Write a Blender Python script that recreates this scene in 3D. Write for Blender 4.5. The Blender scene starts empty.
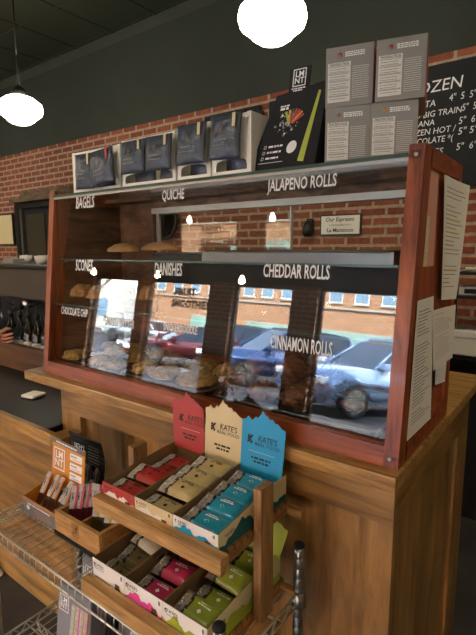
import bpy, bmesh, math, random
from mathutils import Vector, Matrix, noise
PI = math.pi
R = math.radians
sc = bpy.context.scene
COL = sc.collection

# ------------------------------------------------------------------ camera
def setup_camera():
    p, yw, rl = .1493, .6438, -.0032
    F = Vector((-math.sin(yw)*math.cos(p), math.cos(yw)*math.cos(p), -math.sin(p)))
    R0 = Vector((math.cos(yw), math.sin(yw), 0)); U0 = R0.cross(F)
    Rv = R0*math.cos(rl) + U0*math.sin(rl); U = -R0*math.sin(rl) + U0*math.cos(rl)
    cd = bpy.data.cameras.new('camera'); cam = bpy.data.objects.new('camera', cd); COL.objects.link(cam)
    cd.sensor_fit = 'HORIZONTAL'; cd.sensor_width = 36; cd.lens = 466.9/476*36
    cd.clip_start = .02; cd.clip_end = 300
    m = Matrix.Identity(4)
    for i in range(3):
        m[i][0] = Rv[i]; m[i][1] = U[i]; m[i][2] = -F[i]
    m[0][3], m[1][3], m[2][3] = .2886, -.9462, 1.5504
    cam.matrix_world = m; sc.camera = cam
setup_camera()

# ------------------------------------------------------------------ sky, sun, exposure
SKY_STRENGTH, SUN_STRENGTH, LAMP_STRENGTH, EXPOSURE = .9, 10, 5.2, 2.52
w = bpy.data.worlds.new('sky'); sc.world = w; w.use_nodes = True
wt = w.node_tree; wt.nodes.clear()
sky = wt.nodes.new('ShaderNodeTexSky'); sky.sky_type = 'NISHITA'; sky.sun_disc = False
sky.sun_elevation = R(42); sky.sun_rotation = R(160); sky.air_density = 1.2; sky.dust_density = 2.5
bg = wt.nodes.new('ShaderNodeBackground'); bg.inputs[1].default_value = SKY_STRENGTH
wo = wt.nodes.new('ShaderNodeOutputWorld')
wt.links.new(sky.outputs[0], bg.inputs[0]); wt.links.new(bg.outputs[0], wo.inputs[0])
sd = bpy.data.lights.new('sun', 'SUN'); sd.energy = SUN_STRENGTH; sd.angle = R(.6); sd.color = (1, .95, .88)
so = bpy.data.objects.new('sun', sd); COL.objects.link(so)
so.rotation_euler = Vector((-.42, -1, -.95)).to_track_quat('-Z', 'Y').to_euler()
# sampling portals lying in the storefront openings (they give no light of their own)
WINS = [(-7.5, -6.2), (-5.95, -4.5), (-4.05, -3.0), (-2.6, -.9), (-.5, 1.4)]
WY = -4.6
for i, (a, b) in enumerate(WINS):
    ld = bpy.data.lights.new('window_portal', 'AREA'); ld.shape = 'RECTANGLE'; ld.size = b-a; ld.size_y = 1.8
    ld.cycles.is_portal = True
    lo = bpy.data.objects.new('window_portal', ld); COL.objects.link(lo)
    lo.location = ((a+b)/2, WY+.02, 1.12); lo.rotation_euler = (R(90), 0, 0)
sc.view_settings.view_transform = 'Standard'; sc.view_settings.look = 'None'
sc.view_settings.gamma = 1; sc.view_settings.use_curve_mapping = False
sc.view_settings.exposure = EXPOSURE
sc.cycles.use_denoising = True
sc.cycles.max_bounces = 10; sc.cycles.transparent_max_bounces = 32; sc.cycles.glossy_bounces = 6
sc.cycles.sample_clamp_indirect = 6

# ------------------------------------------------------------------ materials
def nodes_of(name):
    m = bpy.data.materials.new(name); m.use_nodes = True
    nt = m.node_tree; b = nt.nodes['Principled BSDF']
    return m, nt, b
def rgb(h):
    h = h.lstrip('#'); c = [int(h[i:i+2], 16)/255 for i in (0, 2, 4)]
    return tuple(((x+.055)/1.055)**2.4 if x > .04045 else x/12.92 for x in c) + (1,)
def plain(name, col, rough=.6, metal=0, spec=.5, var=0, scale=20, bump=0, coat=0):
    m, nt, b = nodes_of(name); c = rgb(col) if isinstance(col, str) else col
    b.inputs['Base Color'].default_value = c; b.inputs['Roughness'].default_value = rough
    b.inputs['Metallic'].default_value = metal; b.inputs['Specular IOR Level'].default_value = spec
    b.inputs['Coat Weight'].default_value = coat
    m.diffuse_color = c
    if var or bump:
        tc = nt.nodes.new('ShaderNodeTexCoord'); n = nt.nodes.new('ShaderNodeTexNoise')
        n.inputs['Scale'].default_value = scale; n.inputs['Detail'].default_value = 5
        nt.links.new(tc.outputs['Object'], n.inputs['Vector'])
        if var:
            r = nt.nodes.new('ShaderNodeValToRGB')
            r.color_ramp.elements[0].position = .3; r.color_ramp.elements[1].position = .7
            r.color_ramp.elements[0].color = tuple(x*(1-var) for x in c[:3])+(1,)
            r.color_ramp.elements[1].color = tuple(min(1, x*(1+var)) for x in c[:3])+(1,)
            nt.links.new(n.outputs[0], r.inputs[0]); nt.links.new(r.outputs[0], b.inputs['Base Color'])
        if bump:
            bp = nt.nodes.new('ShaderNodeBump'); bp.inputs['Strength'].default_value = bump; bp.inputs['Distance'].default_value = .01
            nt.links.new(n.outputs[0], bp.inputs['Height']); nt.links.new(bp.outputs[0], b.inputs['Normal'])
    return m
def wood(name, c1, c2, scl=(3, 30, 30), rough=.45, blotch=.25, coat=0):
    """long streaky grain; scl small along the grain"""
    m, nt, b = nodes_of(name)
    tc = nt.nodes.new('ShaderNodeTexCoord'); mp = nt.nodes.new('ShaderNodeMapping'); mp.inputs['Scale'].default_value = scl
    n = nt.nodes.new('ShaderNodeTexNoise'); n.inputs['Scale'].default_value = 1.6; n.inputs['Detail'].default_value = 8
    n.inputs['Roughness'].default_value = .62; n.inputs['Distortion'].default_value = .6
    r = nt.nodes.new('ShaderNodeValToRGB'); r.color_ramp.elements[0].position = .34; r.color_ramp.elements[1].position = .66
    r.color_ramp.elements[0].color = rgb(c1); r.color_ramp.elements[1].color = rgb(c2)
    n2 = nt.nodes.new('ShaderNodeTexNoise'); n2.inputs['Scale'].default_value = 4; n2.inputs['Detail'].default_value = 3
    r2 = nt.nodes.new('ShaderNodeMapRange'); r2.inputs[1].default_value = .3; r2.inputs[2].default_value = .7
    r2.inputs[3].default_value = 1-blotch; r2.inputs[4].default_value = 1+blotch*.4
    mx = nt.nodes.new('ShaderNodeMix'); mx.data_type = 'RGBA'; mx.blend_type = 'MULTIPLY'; mx.inputs[0].default_value = 1
    L = nt.links.new
    L(tc.outputs['Object'], mp.inputs[0]); L(mp.outputs[0], n.inputs['Vector']); L(tc.outputs['Object'], n2.inputs['Vector'])
    L(n.outputs[0], r.inputs[0]); L(n2.outputs[0], r2.inputs[0]); L(r.outputs[0], mx.inputs[6]); L(r2.outputs[0], mx.inputs[7])
    L(mx.outputs[2], b.inputs['Base Color']); b.inputs['Roughness'].default_value = rough; b.inputs['Coat Weight'].default_value = coat
    bp = nt.nodes.new('ShaderNodeBump'); bp.inputs['Strength'].default_value = .12; bp.inputs['Distance'].default_value = .004
    L(n.outputs[0], bp.inputs['Height']); L(bp.outputs[0], b.inputs['Normal'])
    return m
def brick(name, c1, c2, mortar, bw=.215, bh=.072, plane='XZ', mort=.012):
    m, nt, b = nodes_of(name); L = nt.links.new
    tc = nt.nodes.new('ShaderNodeTexCoord'); sp = nt.nodes.new('ShaderNodeSeparateXYZ'); cb = nt.nodes.new('ShaderNodeCombineXYZ')
    L(tc.outputs['Object'], sp.inputs[0]); L(sp.outputs['XYZ'.index(plane[0])], cb.inputs[0]); L(sp.outputs['XYZ'.index(plane[1])], cb.inputs[1])
    t = nt.nodes.new('ShaderNodeTexBrick'); t.inputs['Scale'].default_value = 1; t.inputs['Brick Width'].default_value = bw
    t.inputs['Row Height'].default_value = bh; t.inputs['Mortar Size'].default_value = mort; t.inputs['Mortar Smooth'].default_value = .2
    t.inputs['Color1'].default_value = rgb(c1); t.inputs['Color2'].default_value = rgb(c2); t.inputs['Mortar'].default_value = rgb(mortar)
    t.inputs['Bias'].default_value = -.1
    nz = nt.nodes.new('ShaderNodeTexNoise'); nz.inputs['Scale'].default_value = 30; nz.inputs['Detail'].default_value = 4
    mr = nt.nodes.new('ShaderNodeMapRange'); mr.inputs[1].default_value = .3; mr.inputs[2].default_value = .7; mr.inputs[3].default_value = .72; mr.inputs[4].default_value = 1.2
    mx = nt.nodes.new('ShaderNodeMix'); mx.data_type = 'RGBA'; mx.blend_type = 'MULTIPLY'; mx.inputs[0].default_value = 1
    dv = nt.nodes.new('ShaderNodeVectorMath'); dv.operation = 'MULTIPLY_ADD'; dv.inputs[1].default_value = (.006,)*3
    L(tc.outputs['Object'], nz.inputs['Vector']); L(nz.outputs[1], dv.inputs[0]); L(cb.outputs[0], dv.inputs[2])
    L(dv.outputs[0], t.inputs['Vector']); L(nz.outputs[0], mr.inputs[0]); L(t.outputs[0], mx.inputs[6]); L(mr.outputs[0], mx.inputs[7])
    L(mx.outputs[2], b.inputs['Base Color']); b.inputs['Roughness'].default_value = .85
    bp = nt.nodes.new('ShaderNodeBump'); bp.inputs['Strength'].default_value = .5; bp.inputs['Distance'].default_value = .01; bp.invert = True
    L(t.outputs[1], bp.inputs['Height']); L(bp.outputs[0], b.inputs['Normal'])
    return m
def glass(name, tint=(1, 1, 1, 1), ior=1.5, rough=0):
    m = bpy.data.materials.new(name); m.use_nodes = True; nt = m.node_tree; nt.nodes.clear()
    o = nt.nodes.new('ShaderNodeOutputMaterial'); t = nt.nodes.new('ShaderNodeBsdfTransparent'); g = nt.nodes.new('ShaderNodeBsdfGlossy')
    mx = nt.nodes.new('ShaderNodeMixShader'); t.inputs[0].default_value = tint; g.inputs['Roughness'].default_value = rough; g.inputs[0].default_value = (1, 1, 1, 1)
    L = nt.links.new; F0 = ((ior-1)/(ior+1))**2
    geo = nt.nodes.new('ShaderNodeNewGeometry'); dt = nt.nodes.new('ShaderNodeVectorMath'); dt.operation = 'DOT_PRODUCT'
    L(geo.outputs['Incoming'], dt.inputs[0]); L(geo.outputs['Normal'], dt.inputs[1])
    def mth(op, a, b_):
        n = nt.nodes.new('ShaderNodeMath'); n.operation = op
        for i, v in enumerate((a, b_)):
            if v is None: continue
            if isinstance(v, (int, float)): n.inputs[i].default_value = v
            else: L(v, n.inputs[i])
        return n.outputs[0]
    c = mth('ABSOLUTE', dt.outputs['Value'], None); p = mth('POWER', mth('SUBTRACT', 1.0, c), 5.0)
    fac = mth('ADD', mth('MULTIPLY', p, 1-F0), F0)      # Schlick's form, the same from both sides of the pane
    L(fac, mx.inputs[0]); L(t.outputs[0], mx.inputs[1]); L(g.outputs[0], mx.inputs[2]); L(mx.outputs[0], o.inputs[0])
    return m
def emit(name, col, st):
    m, nt, b = nodes_of(name); b.inputs['Base Color'].default_value = col; b.inputs['Emission Color'].default_value = col
    b.inputs['Emission Strength'].default_value = st
    return m

M = dict(
    red_wood=wood('cherry_wood', '#6b2a10', '#b9602f', (22, 22, 1.6), .38, .3, .1),
    red_wood_x=wood('cherry_wood_rail', '#6f2c12', '#b9602f', (1.6, 24, 30), .38, .3, .1),
    walnut=wood('walnut_panel', '#5e4030', '#a27658', (8, 2.5, 16), .5, .3),
    counter_v=wood('counter_wood_upright', '#67481f', '#b18548', (12, 12, 1.6), .42, .3, .15),
    counter_h=wood('counter_wood_level', '#67481f', '#b18548', (1.6, 12, 16), .4, .3, .15),
    counter_y=wood('counter_wood_deep', '#67481f', '#ab7f42', (12, 1.6, 16), .4, .3, .15),
    nosing=wood('counter_nosing', '#8a6028', '#cfa058', (3, 30, 30), .35, .2, .2),
    oak=wood('oak_stand', '#946a34', '#cfa263', (5, 60, 60), .5, .15),
    oak_y=wood('oak_slats', '#7f562a', '#b88548', (40, 6, 60), .5, .15),
    oak_z=wood('oak_post', '#7a5830', '#ac8250', (60, 60, 6), .5, .15),
    box_wood=wood('pale_box_wood', '#a3743c', '#d0a060', (8, 30, 50), .5, .15),
    old_wood=wood('old_lintel', '#4a3a2a', '#7a6248', (4, 20, 20), .8, .3),
    brick=brick('red_brick', '#7c3f29', '#96553a', '#a89078', .2, .068),
    green=plain('green_plaster', '#2f352b', .8, var=.08, scale=3),
    tin=plain('green_tin', '#2a2f24', .45, var=.1, scale=6, bump=.2),
    floor=plain('dark_concrete', '#3a3430', .55, var=.35, scale=5, bump=.1),
    stone=plain('dark_counter_stone', '#12100e', .35, spec=.25, var=.7, scale=14),
    cream_wall=plain('cream_plaster', '#a59c88', .8, var=.05, scale=3),
    black=plain('black_paint', '#0e0e0f', .45), matte_black=plain('black_board', '#151617', .8),
    chalk=plain('chalk_white', '#e6e6e2', .9), white=plain('white_plastic', '#f5f0e3', .4),
    white_ink=plain('white_ink', '#f4f4f2', .6), dark_ink=plain('dark_ink', '#1d2226', .6), grey_ink=plain('grey_ink', '#7c7a78', .6),
    steel=plain('brushed_steel', '#a9a59c', .3, 1), chrome=plain('worn_chrome', '#a2a4a4', .28, 1),
    wire=plain('nickel_wire', '#d6d2c6', .3, .65), dark_steel=plain('dark_steel', '#3a3936', .4, .8),
    alu=plain('white_aluminium', '#d6d3ca', .4, .3),
    case_glass=glass('case_glass', (.97, .985, .975, 1), 1.62),
    glass=glass('clear_glass', (.97, .985, .975, 1), 1.5), pane=glass('window_glass', (.96, .97, .97, 1), 1.45),
    glass_edge=plain('green_glass_edge', '#44584e', .2), plastic=glass('clear_plastic', (.93, .93, .92, 1), 1.45, .08),
    kraft=plain('kraft_card', '#8a6d48', .8), card_white=plain('white_card', '#ece8e2', .5), card_red=plain('red_card', '#b83a33', .5),
    card_cream=plain('cream_card', '#dfcb9b', .5), card_blue=plain('blue_card', '#1f9fd2', .5), card_teal=plain('teal_card', '#1b5f63', .5),
    card_pink=plain('pink_card', '#e2469a', .5), card_green=plain('lime_card', '#a6b232', .5), card_orange=plain('orange_card', '#d9912b', .5),
    card_grey=plain('grey_card', '#6e6e72', .5), gray_box=plain('grey_carton', '#8c8a84', .55), label_paper=plain('label_paper', '#dcdad2', .6),
    paper=plain('white_paper', '#ece6d6', .7), paper_cream=plain('aged_paper', '#d8c898', .7), paper_pink=plain('pink_paper', '#d89a82', .7),
    highlighter=plain('yellow_highlighter', '#cfc24e', .7), foil=plain('black_foil', '#4a505b', .34, .25, bump=1.0, scale=18),
    cookie=plain('baked_cookie', '#b08848', .8, var=.45, scale=60, bump=.8), dough=plain('bread_crust', '#b98d5c', .7, var=.2, scale=15, bump=.2),
    scone=plain('scone_crust', '#a47a48', .8, var=.4, scale=45, bump=.8), roll=plain('cinnamon_roll', '#6e4227', .55, var=.5, scale=35, bump=.6),
    parchment=plain('parchment_cup', '#5a4030', .6, var=.2, scale=30), bag_ink=plain('bag_print', '#8f8c88', .6), copper=plain('copper_print', '#a8764a', .5),
    skin=plain('skin', '#a8705a', .55, var=.06, scale=40), rubber=plain('rubber', '#1b1b1c', .7), sleeve=plain('dark_sleeve', '#23252b', .85),
    asphalt=plain('asphalt', '#39393c', .9, var=.1, scale=2), sidewalk=plain('sidewalk', '#4c4843', .9, var=.08, scale=3),
    bldg=brick('tan_brick', '#a8714e', '#bd8862', '#c0a080', .26, .09, 'XZ', .012), stone_trim=plain('pale_stone', '#b3a797', .8),
    car_glass=plain('car_glass', '#1a222b', .05, 0, .8), sky_glass=plain('facade_glass', '#6d8ea6', .08, 0, .8),
    shop_glass=plain('shop_glass', '#8fb0a2', .15, 0, .7), lamp_glass=emit('lit_opal_glass', (1, .88, .68, 1), LAMP_STRENGTH), filament=emit('filament_bulb', (1, .75, .4, 1), 25),
    bark=plain('bark', '#6a6058', .9), grate=plain('tray_dark', '#33302d', .45, .6), tray=plain('tray_alu', '#6c6a66', .3, .95),
    mat_dark=plain('dark_case_floor', '#2b2521', .5),
)

# ------------------------------------------------------------------ mesh helpers
class MB:
    def __init__(s): s.bm = bmesh.new(); s.mats = []
    def mi(s, m):
        if m not in s.mats: s.mats.append(m)
        return s.mats.index(m)
    def faces(s, fs, m, smooth=False):
        i = s.mi(m)
        for f in fs: f.material_index = i; f.smooth = smooth
    def box(s, lo, hi, m, mat=None, bev=0):
        x0, y0, z0 = lo; x1, y1, z1 = hi
        v = [Vector((x, y, z)) for x in (x0, x1) for y in (y0, y1) for z in (z0, z1)]
        if mat is not None: v = [mat @ a for a in v]
        v = [s.bm.verts.new(a) for a in v]
        fs = [s.bm.faces.new([v[i] for i in q]) for q in ((0, 1, 3, 2), (4, 6, 7, 5), (0, 4, 5, 1), (2, 3, 7, 6), (0, 2, 6, 4), (1, 5, 7, 3))]
        s.faces(fs, m)
        if bev:
            es = {e for f in fs for e in f.edges}
            r = bmesh.ops.bevel(s.bm, geom=list(es), offset=bev, segments=2, affect='EDGES', profile=.6)
            s.faces(r['faces'], m)
        return s
    def prism(s, pts, vec, m, smooth=False):
        """pts: planar polygon; extruded by vec"""
        vec = Vector(vec); a = [s.bm.verts.new(Vector(p)) for p in pts]; b = [s.bm.verts.new(Vector(p)+vec) for p in pts]
        fs = [s.bm.faces.new(a[::-1]), s.bm.faces.new(b)]
        n = len(a)
        for i in range(n): fs.append(s.bm.faces.new([a[i], a[(i+1) % n], b[(i+1) % n], b[i]]))
        s.faces(fs, m, smooth)
        if smooth: fs[0].smooth = fs[1].smooth = False
        return s
    def tube(s, pts, r, m, n=8, closed=False):
        pts = [Vector(p) for p in pts]; rings = []
        N = len(pts)
        for i, p in enumerate(pts):
            if closed: d = pts[(i+1) % N]-pts[i-1]
            else: d = pts[min(i+1, N-1)]-pts[max(i-1, 0)]
            d.normalize(); u = d.cross(Vector((0, 0, 1)))
            if u.length < .05: u = d.cross(Vector((0, 1, 0)))
            u.normalize(); v = d.cross(u)
            rr = r[i] if isinstance(r, (list, tuple)) else r
            rings.append([s.bm.verts.new(p+(u*math.cos(2*PI*k/n)+v*math.sin(2*PI*k/n))*rr) for k in range(n)])
        fs = []
        for i in range(N if closed else N-1):
            a, b = rings[i], rings[(i+1) % N]
            for k in range(n): fs.append(s.bm.faces.new([a[k], a[(k+1) % n], b[(k+1) % n], b[k]]))
        s.faces(fs, m, True)
        if not closed: s.faces([s.bm.faces.new(rings[0][::-1]), s.bm.faces.new(rings[-1])], m)
        return s
    def lathe(s, prof, m, n=32, at=(0, 0, 0), axis='Z', a0=0, a1=2*PI):
        """prof: (r, h) list"""
        at = Vector(at); rings = []
        for (r, h) in prof:
            ring = []
            if r < 1e-6:
                rings.append([s.bm.verts.new(at+(Vector((0, 0, h)) if axis == 'Z' else Vector((0, h, 0)) if axis == 'Y' else Vector((h, 0, 0))))]); continue
            for k in range(n):
                a = a0+(a1-a0)*k/n; x, y = r*math.cos(a), r*math.sin(a)
                p = Vector((x, y, h)) if axis == 'Z' else Vector((x, h, y)) if axis == 'Y' else Vector((h, x, y))
                ring.append(s.bm.verts.new(at+p))
            rings.append(ring)
        fs = []
        for a, b in zip(rings, rings[1:]):
            for k in range(n):
                k2 = (k+1) % n
                if len(a) == 1 and len(b) == 1: break
                fs.append(s.bm.faces.new([a[0], b[k2], b[k]] if len(a) == 1 else [a[k], a[k2], b[0]] if len(b) == 1 else [a[k], a[k2], b[k2], b[k]]))
        s.faces(fs, m, True)
        for rg in (rings[0], rings[-1]):
            if len(rg) > 1 and (rg[0].co-rg[n//2].co).length > 1e-5: s.faces([s.bm.faces.new(rg)], m)
        return s
    def blob(s, c, r, m, amp=.1, freq=3, seed=0, sub=3, flat=None):
        g = bmesh.ops.create_icosphere(s.bm, subdivisions=sub, radius=1)
        for v in g['verts']:
            d = v.co.normalized(); k = 1+amp*noise.noise(d*freq+Vector((seed, seed*2.3, 0)))*2
            p = Vector((d.x*r[0], d.y*r[1], d.z*r[2]))*k
            if flat is not None and p.z < flat: p.z = flat
            v.co = Vector(c)+p
        s.faces({f for v in g['verts'] for f in v.link_faces}, m, True)
        return s
    def mesh(s, me, mat, m):
        i = s.mi(m); b2 = bmesh.new(); b2.from_mesh(me); b2.transform(mat)
        vm = {v: s.bm.verts.new(v.co) for v in b2.verts}
        for f in b2.faces:
            try: nf = s.bm.faces.new([vm[v] for v in f.verts]); nf.material_index = i
            except ValueError: pass
        b2.free(); return s
    def build(s, name, parent=None, loc=None, rot=None, normals=True):
        if normals: bmesh.ops.recalc_face_normals(s.bm, faces=s.bm.faces)
        me = bpy.data.meshes.new(name); s.bm.to_mesh(me); s.bm.free()
        for m in s.mats: me.materials.append(m)
        o = bpy.data.objects.new(name, me); COL.objects.link(o)
        if parent: o.parent = parent
        if loc: o.location = loc
        if rot: o.rotation_euler = rot
        return o
def tag(o, label=None, cat=None, group=None, kind=None):
    if label: o['label'] = label
    if cat: o['category'] = cat
    if group: o['group'] = group
    if kind: o['kind'] = kind
    return o
def thing(name, label, cat, loc=(0, 0, 0), rot=(0, 0, 0), group=None):
    o = bpy.data.objects.new(name, None); COL.objects.link(o); o.location = loc; o.rotation_euler = rot; o.empty_display_size = .05
    return tag(o, label, cat, group)
def struct(o): o['kind'] = 'structure'; return o
def copy_tree(o, parent=None, label=None, loc=None, rot=None):
    c = o.copy(); COL.objects.link(c); c.parent = parent
    if label: c['label'] = label
    if loc is not None: c.location = loc
    if rot is not None: c.rotation_euler = rot
    for ch in list(o.children): copy_tree(ch, c)
    return c
_tc = {}
def text_mesh(s, bold=0, spacing=1, extr=.0):
    k = (s, bold, spacing)
    if k not in _tc:
        cu = bpy.data.curves.new('t', 'FONT'); cu.body = s; cu.size = 1; cu.offset = bold; cu.space_character = spacing
        cu.resolution_u = 2; cu.align_x = 'CENTER'; cu.align_y = 'CENTER'
        o = bpy.data.objects.new('t', cu); COL.objects.link(o)
        dg = bpy.context.evaluated_depsgraph_get(); dg.update()
        me = bpy.data.meshes.new_from_object(o.evaluated_get(dg)); bpy.data.objects.remove(o)
        _tc[k] = me
    return _tc[k]
def plane_mat(o, right, up, sx, sy, shear=0):
    r = Vector(right).normalized(); u = Vector(up).normalized(); n = r.cross(u)
    m = Matrix.Identity(4)
    for i in range(3):
        m[i][0] = r[i]*sx; m[i][1] = u[i]*sy+r[i]*shear*sx; m[i][2] = n[i]; m[i][3] = o[i]
    return m
def lettering(items, m, parent, name='lettering', label=None):
    """items: (string, centre, right, up, height, width-scale, bold, shear)"""
    b = MB()
    for it in items:
        s, o, r, u, h = it[:5]; ws = it[5] if len(it) > 5 else 1; bd = it[6] if len(it) > 6 else 0; sh = it[7] if len(it) > 7 else 0
        b.mesh(text_mesh(s, bd), plane_mat(o, r, u, h*1.4*ws, h*1.4, sh), m)
    o = b.build(name, parent, normals=False)
    if label: o['label'] = label
    return o
def quad(b, o, r, u, w, h, m):
    """flat print rectangle centred at o"""
    o = Vector(o); r = Vector(r).normalized()*w/2; u = Vector(u).normalized()*h/2
    f = b.bm.faces.new([b.bm.verts.new(p) for p in (o-r-u, o+r-u, o+r+u, o-r+u)]); b.faces([f], m)
def poly(b, o, r, u, pts, m):
    o = Vector(o); r = Vector(r).normalized(); u = Vector(u).normalized()
    f = b.bm.faces.new([b.bm.verts.new(o+r*x+u*y) for x, y in pts]); b.faces([f], m)
def ring_quad(b, o, r, u, w, h, t, m):
    for (dx, dy, ww, hh) in ((0, h/2, w+t, t), (0, -h/2, w+t, t), (-w/2, 0, t, h), (w/2, 0, t, h)):
        quad(b, Vector(o)+Vector(r).normalized()*dx+Vector(u).normalized()*dy, r, u, ww, hh, m)
def logo_square(b, o, r, u, size, m):
    """rounded-square outline with LM over NT"""
    ring_quad(b, o, r, u, size*.86, size, size*.06, m)
    uu = Vector(u).normalized(); o = Vector(o)
    b.mesh(text_mesh('LM', .02), plane_mat(o+uu*size*.2, r, u, size*.5, size*.5), m)
    b.mesh(text_mesh('NT', .02), plane_mat(o-uu*size*.2, r, u, size*.5, size*.5), m)

def dashes(b, o, r, u, w, h, m, seed=0):
    """a line of print too small to read: short dashes"""
    rr = random.Random(seed*7+int(abs(w)*1e5)); x = -w/2; r_ = Vector(r).normalized()
    while x < w/2-h:
        l = min(h*rr.uniform(.8, 3.2), w/2-x); quad(b, Vector(o)+r_*(x+l/2), r, u, l, h, m); x += l+h*.55

def fit(s, h, wid, bold=0):
    xs = [v.co.x for v in text_mesh(s, bold).vertices]; return wid/(h*1.4*(max(xs)-min(xs)))

X, Y, Z = Vector((1, 0, 0)), Vector((0, 1, 0)), Vector((0, 0, 1))
rnd = random.Random(4)

# ================================================================== THE SETTING
RX0, RX1, RY1, RH = -8.6, 3.2, 2.4, 3.675
struct(MB().box((RX0-.2, WY-.2, -.2), (RX1+.2, RY1+.2, 0), M['floor']).build('floor'))
BT = 2.77
b = MB(); b.box((RX0-.2, RY1, 0), (RX1+.2, RY1+.25, BT), M['brick']); struct(b.build('wall_back'))
b = MB(); b.box((RX0-.2, RY1-.005, BT), (RX1+.2, RY1+.25, RH), M['green']); struct(b.build('wall_back_upper'))
b = MB(); b.box((RX0-.2, WY, 0), (RX0, RY1, RH), M['cream_wall']); struct(b.build('wall_left'))
b = MB(); b.box((RX1, WY, 0), (RX1+.2, RY1, RH), M['cream_wall']); struct(b.build('wall_right'))
# ceiling of pressed tin panels
b = MB(); b.box((RX0-.2, WY-.2, RH), (RX1+.2, RY1+.2, RH+.15), M['tin'])
x = RX0
while x < RX1:
    b.box((x-.008, WY, RH-.008), (x+.008, RY1, RH), M['tin']); x += .61
y = WY+.2
while y < RY1:
    b.box((RX0, y-.008, RH-.008), (RX1, y+.008, RH), M['tin']); y += .61
struct(b.build('ceiling'))
b = MB(); b.prism([(RX0, RY1-.06, RH), (RX0, RY1-.005, RH), (RX0, RY1-.005, RH-.07)], (RX1-RX0, 0, 0), M['green']); struct(b.build('trim_1'))
# storefront wall with windows
HEAD, SILL = 2.03, .2
b = MB(); b.box((RX0-.2, WY-.2, HEAD), (RX1+.2, WY, RH), M['green'])
b.box((RX0-.2, WY-.2, 0), (RX1+.2, WY, SILL), M['walnut'])
edges = [RX0-.2]+[e for ab in WINS for e in ab]+[RX1+.2]
for i in range(0, len(edges), 2): b.box((edges[i], WY-.2, SILL), (edges[i+1], WY, HEAD), M['brick'])
struct(b.build('wall_front'))
for i, (a, c) in enumerate(WINS):
    wobj = struct(MB().box((a, WY-.12, SILL), (c, WY-.114, HEAD), M['pane']).build('window_%d' % (i+1)))
    f = MB()
    for q in (a, c-.04): f.box((q, WY-.15, SILL), (q+.04, WY-.08, HEAD), M['dark_steel'])
    for q in (SILL, HEAD-.04): f.box((a+.04, WY-.15, q), (c-.04, WY-.08, q+.04), M['dark_steel'])
    f.build('window_frame', wobj)
    if i == 1:
        # painted on the outside, so it reads the right way round in the case glass
        lettering([('FRUIT', (-5.12, WY-.109, 1.84), X, Z, .125, fit('FRUIT', .125, .48, .05), .05), ('SMOOTHIES', (-4.98, WY-.109, 1.64), X, Z, .125, fit('SMOOTHIES', .125, .84, .05), .05)], M['dark_ink'], wobj)

# doorway at the back left
d = struct(MB().box((-5.75, RY1-.03, 0), (-4.75, RY1-.005, 2.06), M['matte_black']).build('door_1'))
f = MB()
f.box((-5.83, RY1-.09, 0), (-5.75, RY1-.002, 2.12), M['dark_steel'], bev=.006); f.box((-5.745, RY1-.07, 0), (-5.69, RY1-.03, 2.06), M['steel'])
f.box((-4.75, RY1-.09, 0), (-4.67, RY1-.002, 2.12), M['dark_steel'], bev=.006); f.box((-5.75, RY1-.09, 2.06), (-4.75, RY1-.002, 2.12), M['dark_steel'])
f.build('door_frame', d)
MB().box((-5.62, RY1-.05, .1), (-5.2, RY1-.031, 1.98), plain('door_leaf', '#35301f', .4)).build('door_panel', d)
tag(MB().box((-5.84, RY1-.14, 2.13), (-4.6, RY1-.002, 2.19), M['old_wood']).box((-5.72, RY1-.06, 2.19), (-4.6, RY1-.002, 2.27), M['old_wood']).build('trim_2'), kind='structure')

# ================================================================== LAMPS
def pendant(x, y, z, label, strength_mat, dia=.35, group='opal globe pendant lamps'):
    t = thing('pendant_lamp', label, 'lamp', (x, y, z), group=group)
    r = dia/2
    b = MB(); b.lathe([(.05, .6*r*1.1), (.055, .55*r), (.62*r, .48*r), (.95*r, .22*r), (r, .0), (.93*r, -.22*r), (.66*r, -.42*r), (.60*r, -.5*r), (.42*r, -.62*r), (.2*r, -.68*r), (0, -.7*r)], strength_mat, 40)
    b.build('globe', t)
    b = MB(); b.lathe([(.058, .5*r), (.06, .75*r), (.035, .95*r), (.012, 1.05*r)], M['dark_steel'], 20); b.build('fitter', t)
    b = MB(); zz = RH-z
    b.tube([(-.022, 0, .9*r), (-.006, 0, .38), (0, 0, .42)], .004, M['dark_steel'], 6); b.tube([(.022, 0, .9*r), (.006, 0, .38), (0, 0, .42)], .004, M['dark_steel'], 6)
    b.tube([(0, 0, .41), (0, 0, zz-.02)], .007, M['dark_steel'], 8); b.build('rod', t)
    b = MB(); b.lathe([(.0, zz), (.06, zz), (.055, zz-.02), (.012, zz-.045)], M['dark_steel'], 20); b.build('canopy', t)
    return t
p0 = pendant(-3.53, 1.2, 2.665, 'opal glass pendant lamp hanging at the left edge under the dark ceiling', M['lamp_glass'])
copy_tree(p0, label='opal glass pendant lamp at the top above the grey cartons', loc=(-1.1, 1.2, 2.69))
for i, (x, y) in enumerate([(1.4, 1.2), (-6.0, 1.2), (-6.0, -1.5), (-3.53, -1.5), (-1.1, -1.5), (1.4, -1.5)]):  # out-of-view pendants continuing the rows, added to light the room
    copy_tree(p0, label='unseen opal glass pendant lamp, added for light, ' + ['over the right end of the back bar', 'over the left end of the back bar', 'over the seating by the left wall', 'over the seating behind the viewer, left of the middle', 'over the seating behind the viewer, right of the middle', 'over the seating by the right wall'][i], loc=(x, y, 2.68))
bulb = thing('bulb_pendant', 'bare filament bulb by the left shop window, seen mirrored in the case glass', 'lamp', (-6.0, -3.5, 1.95), group='filament bulbs by the shop window')
MB().lathe([(.012, .07), (.02, .05), (.04, .01), (.042, -.015), (.03, -.04), (0, -.052)], M['filament'], 20).build('bulb', bulb)
MB().lathe([(.016, .065), (.018, .11), (.006, .125)], M['black'], 16).build('socket', bulb)
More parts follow.
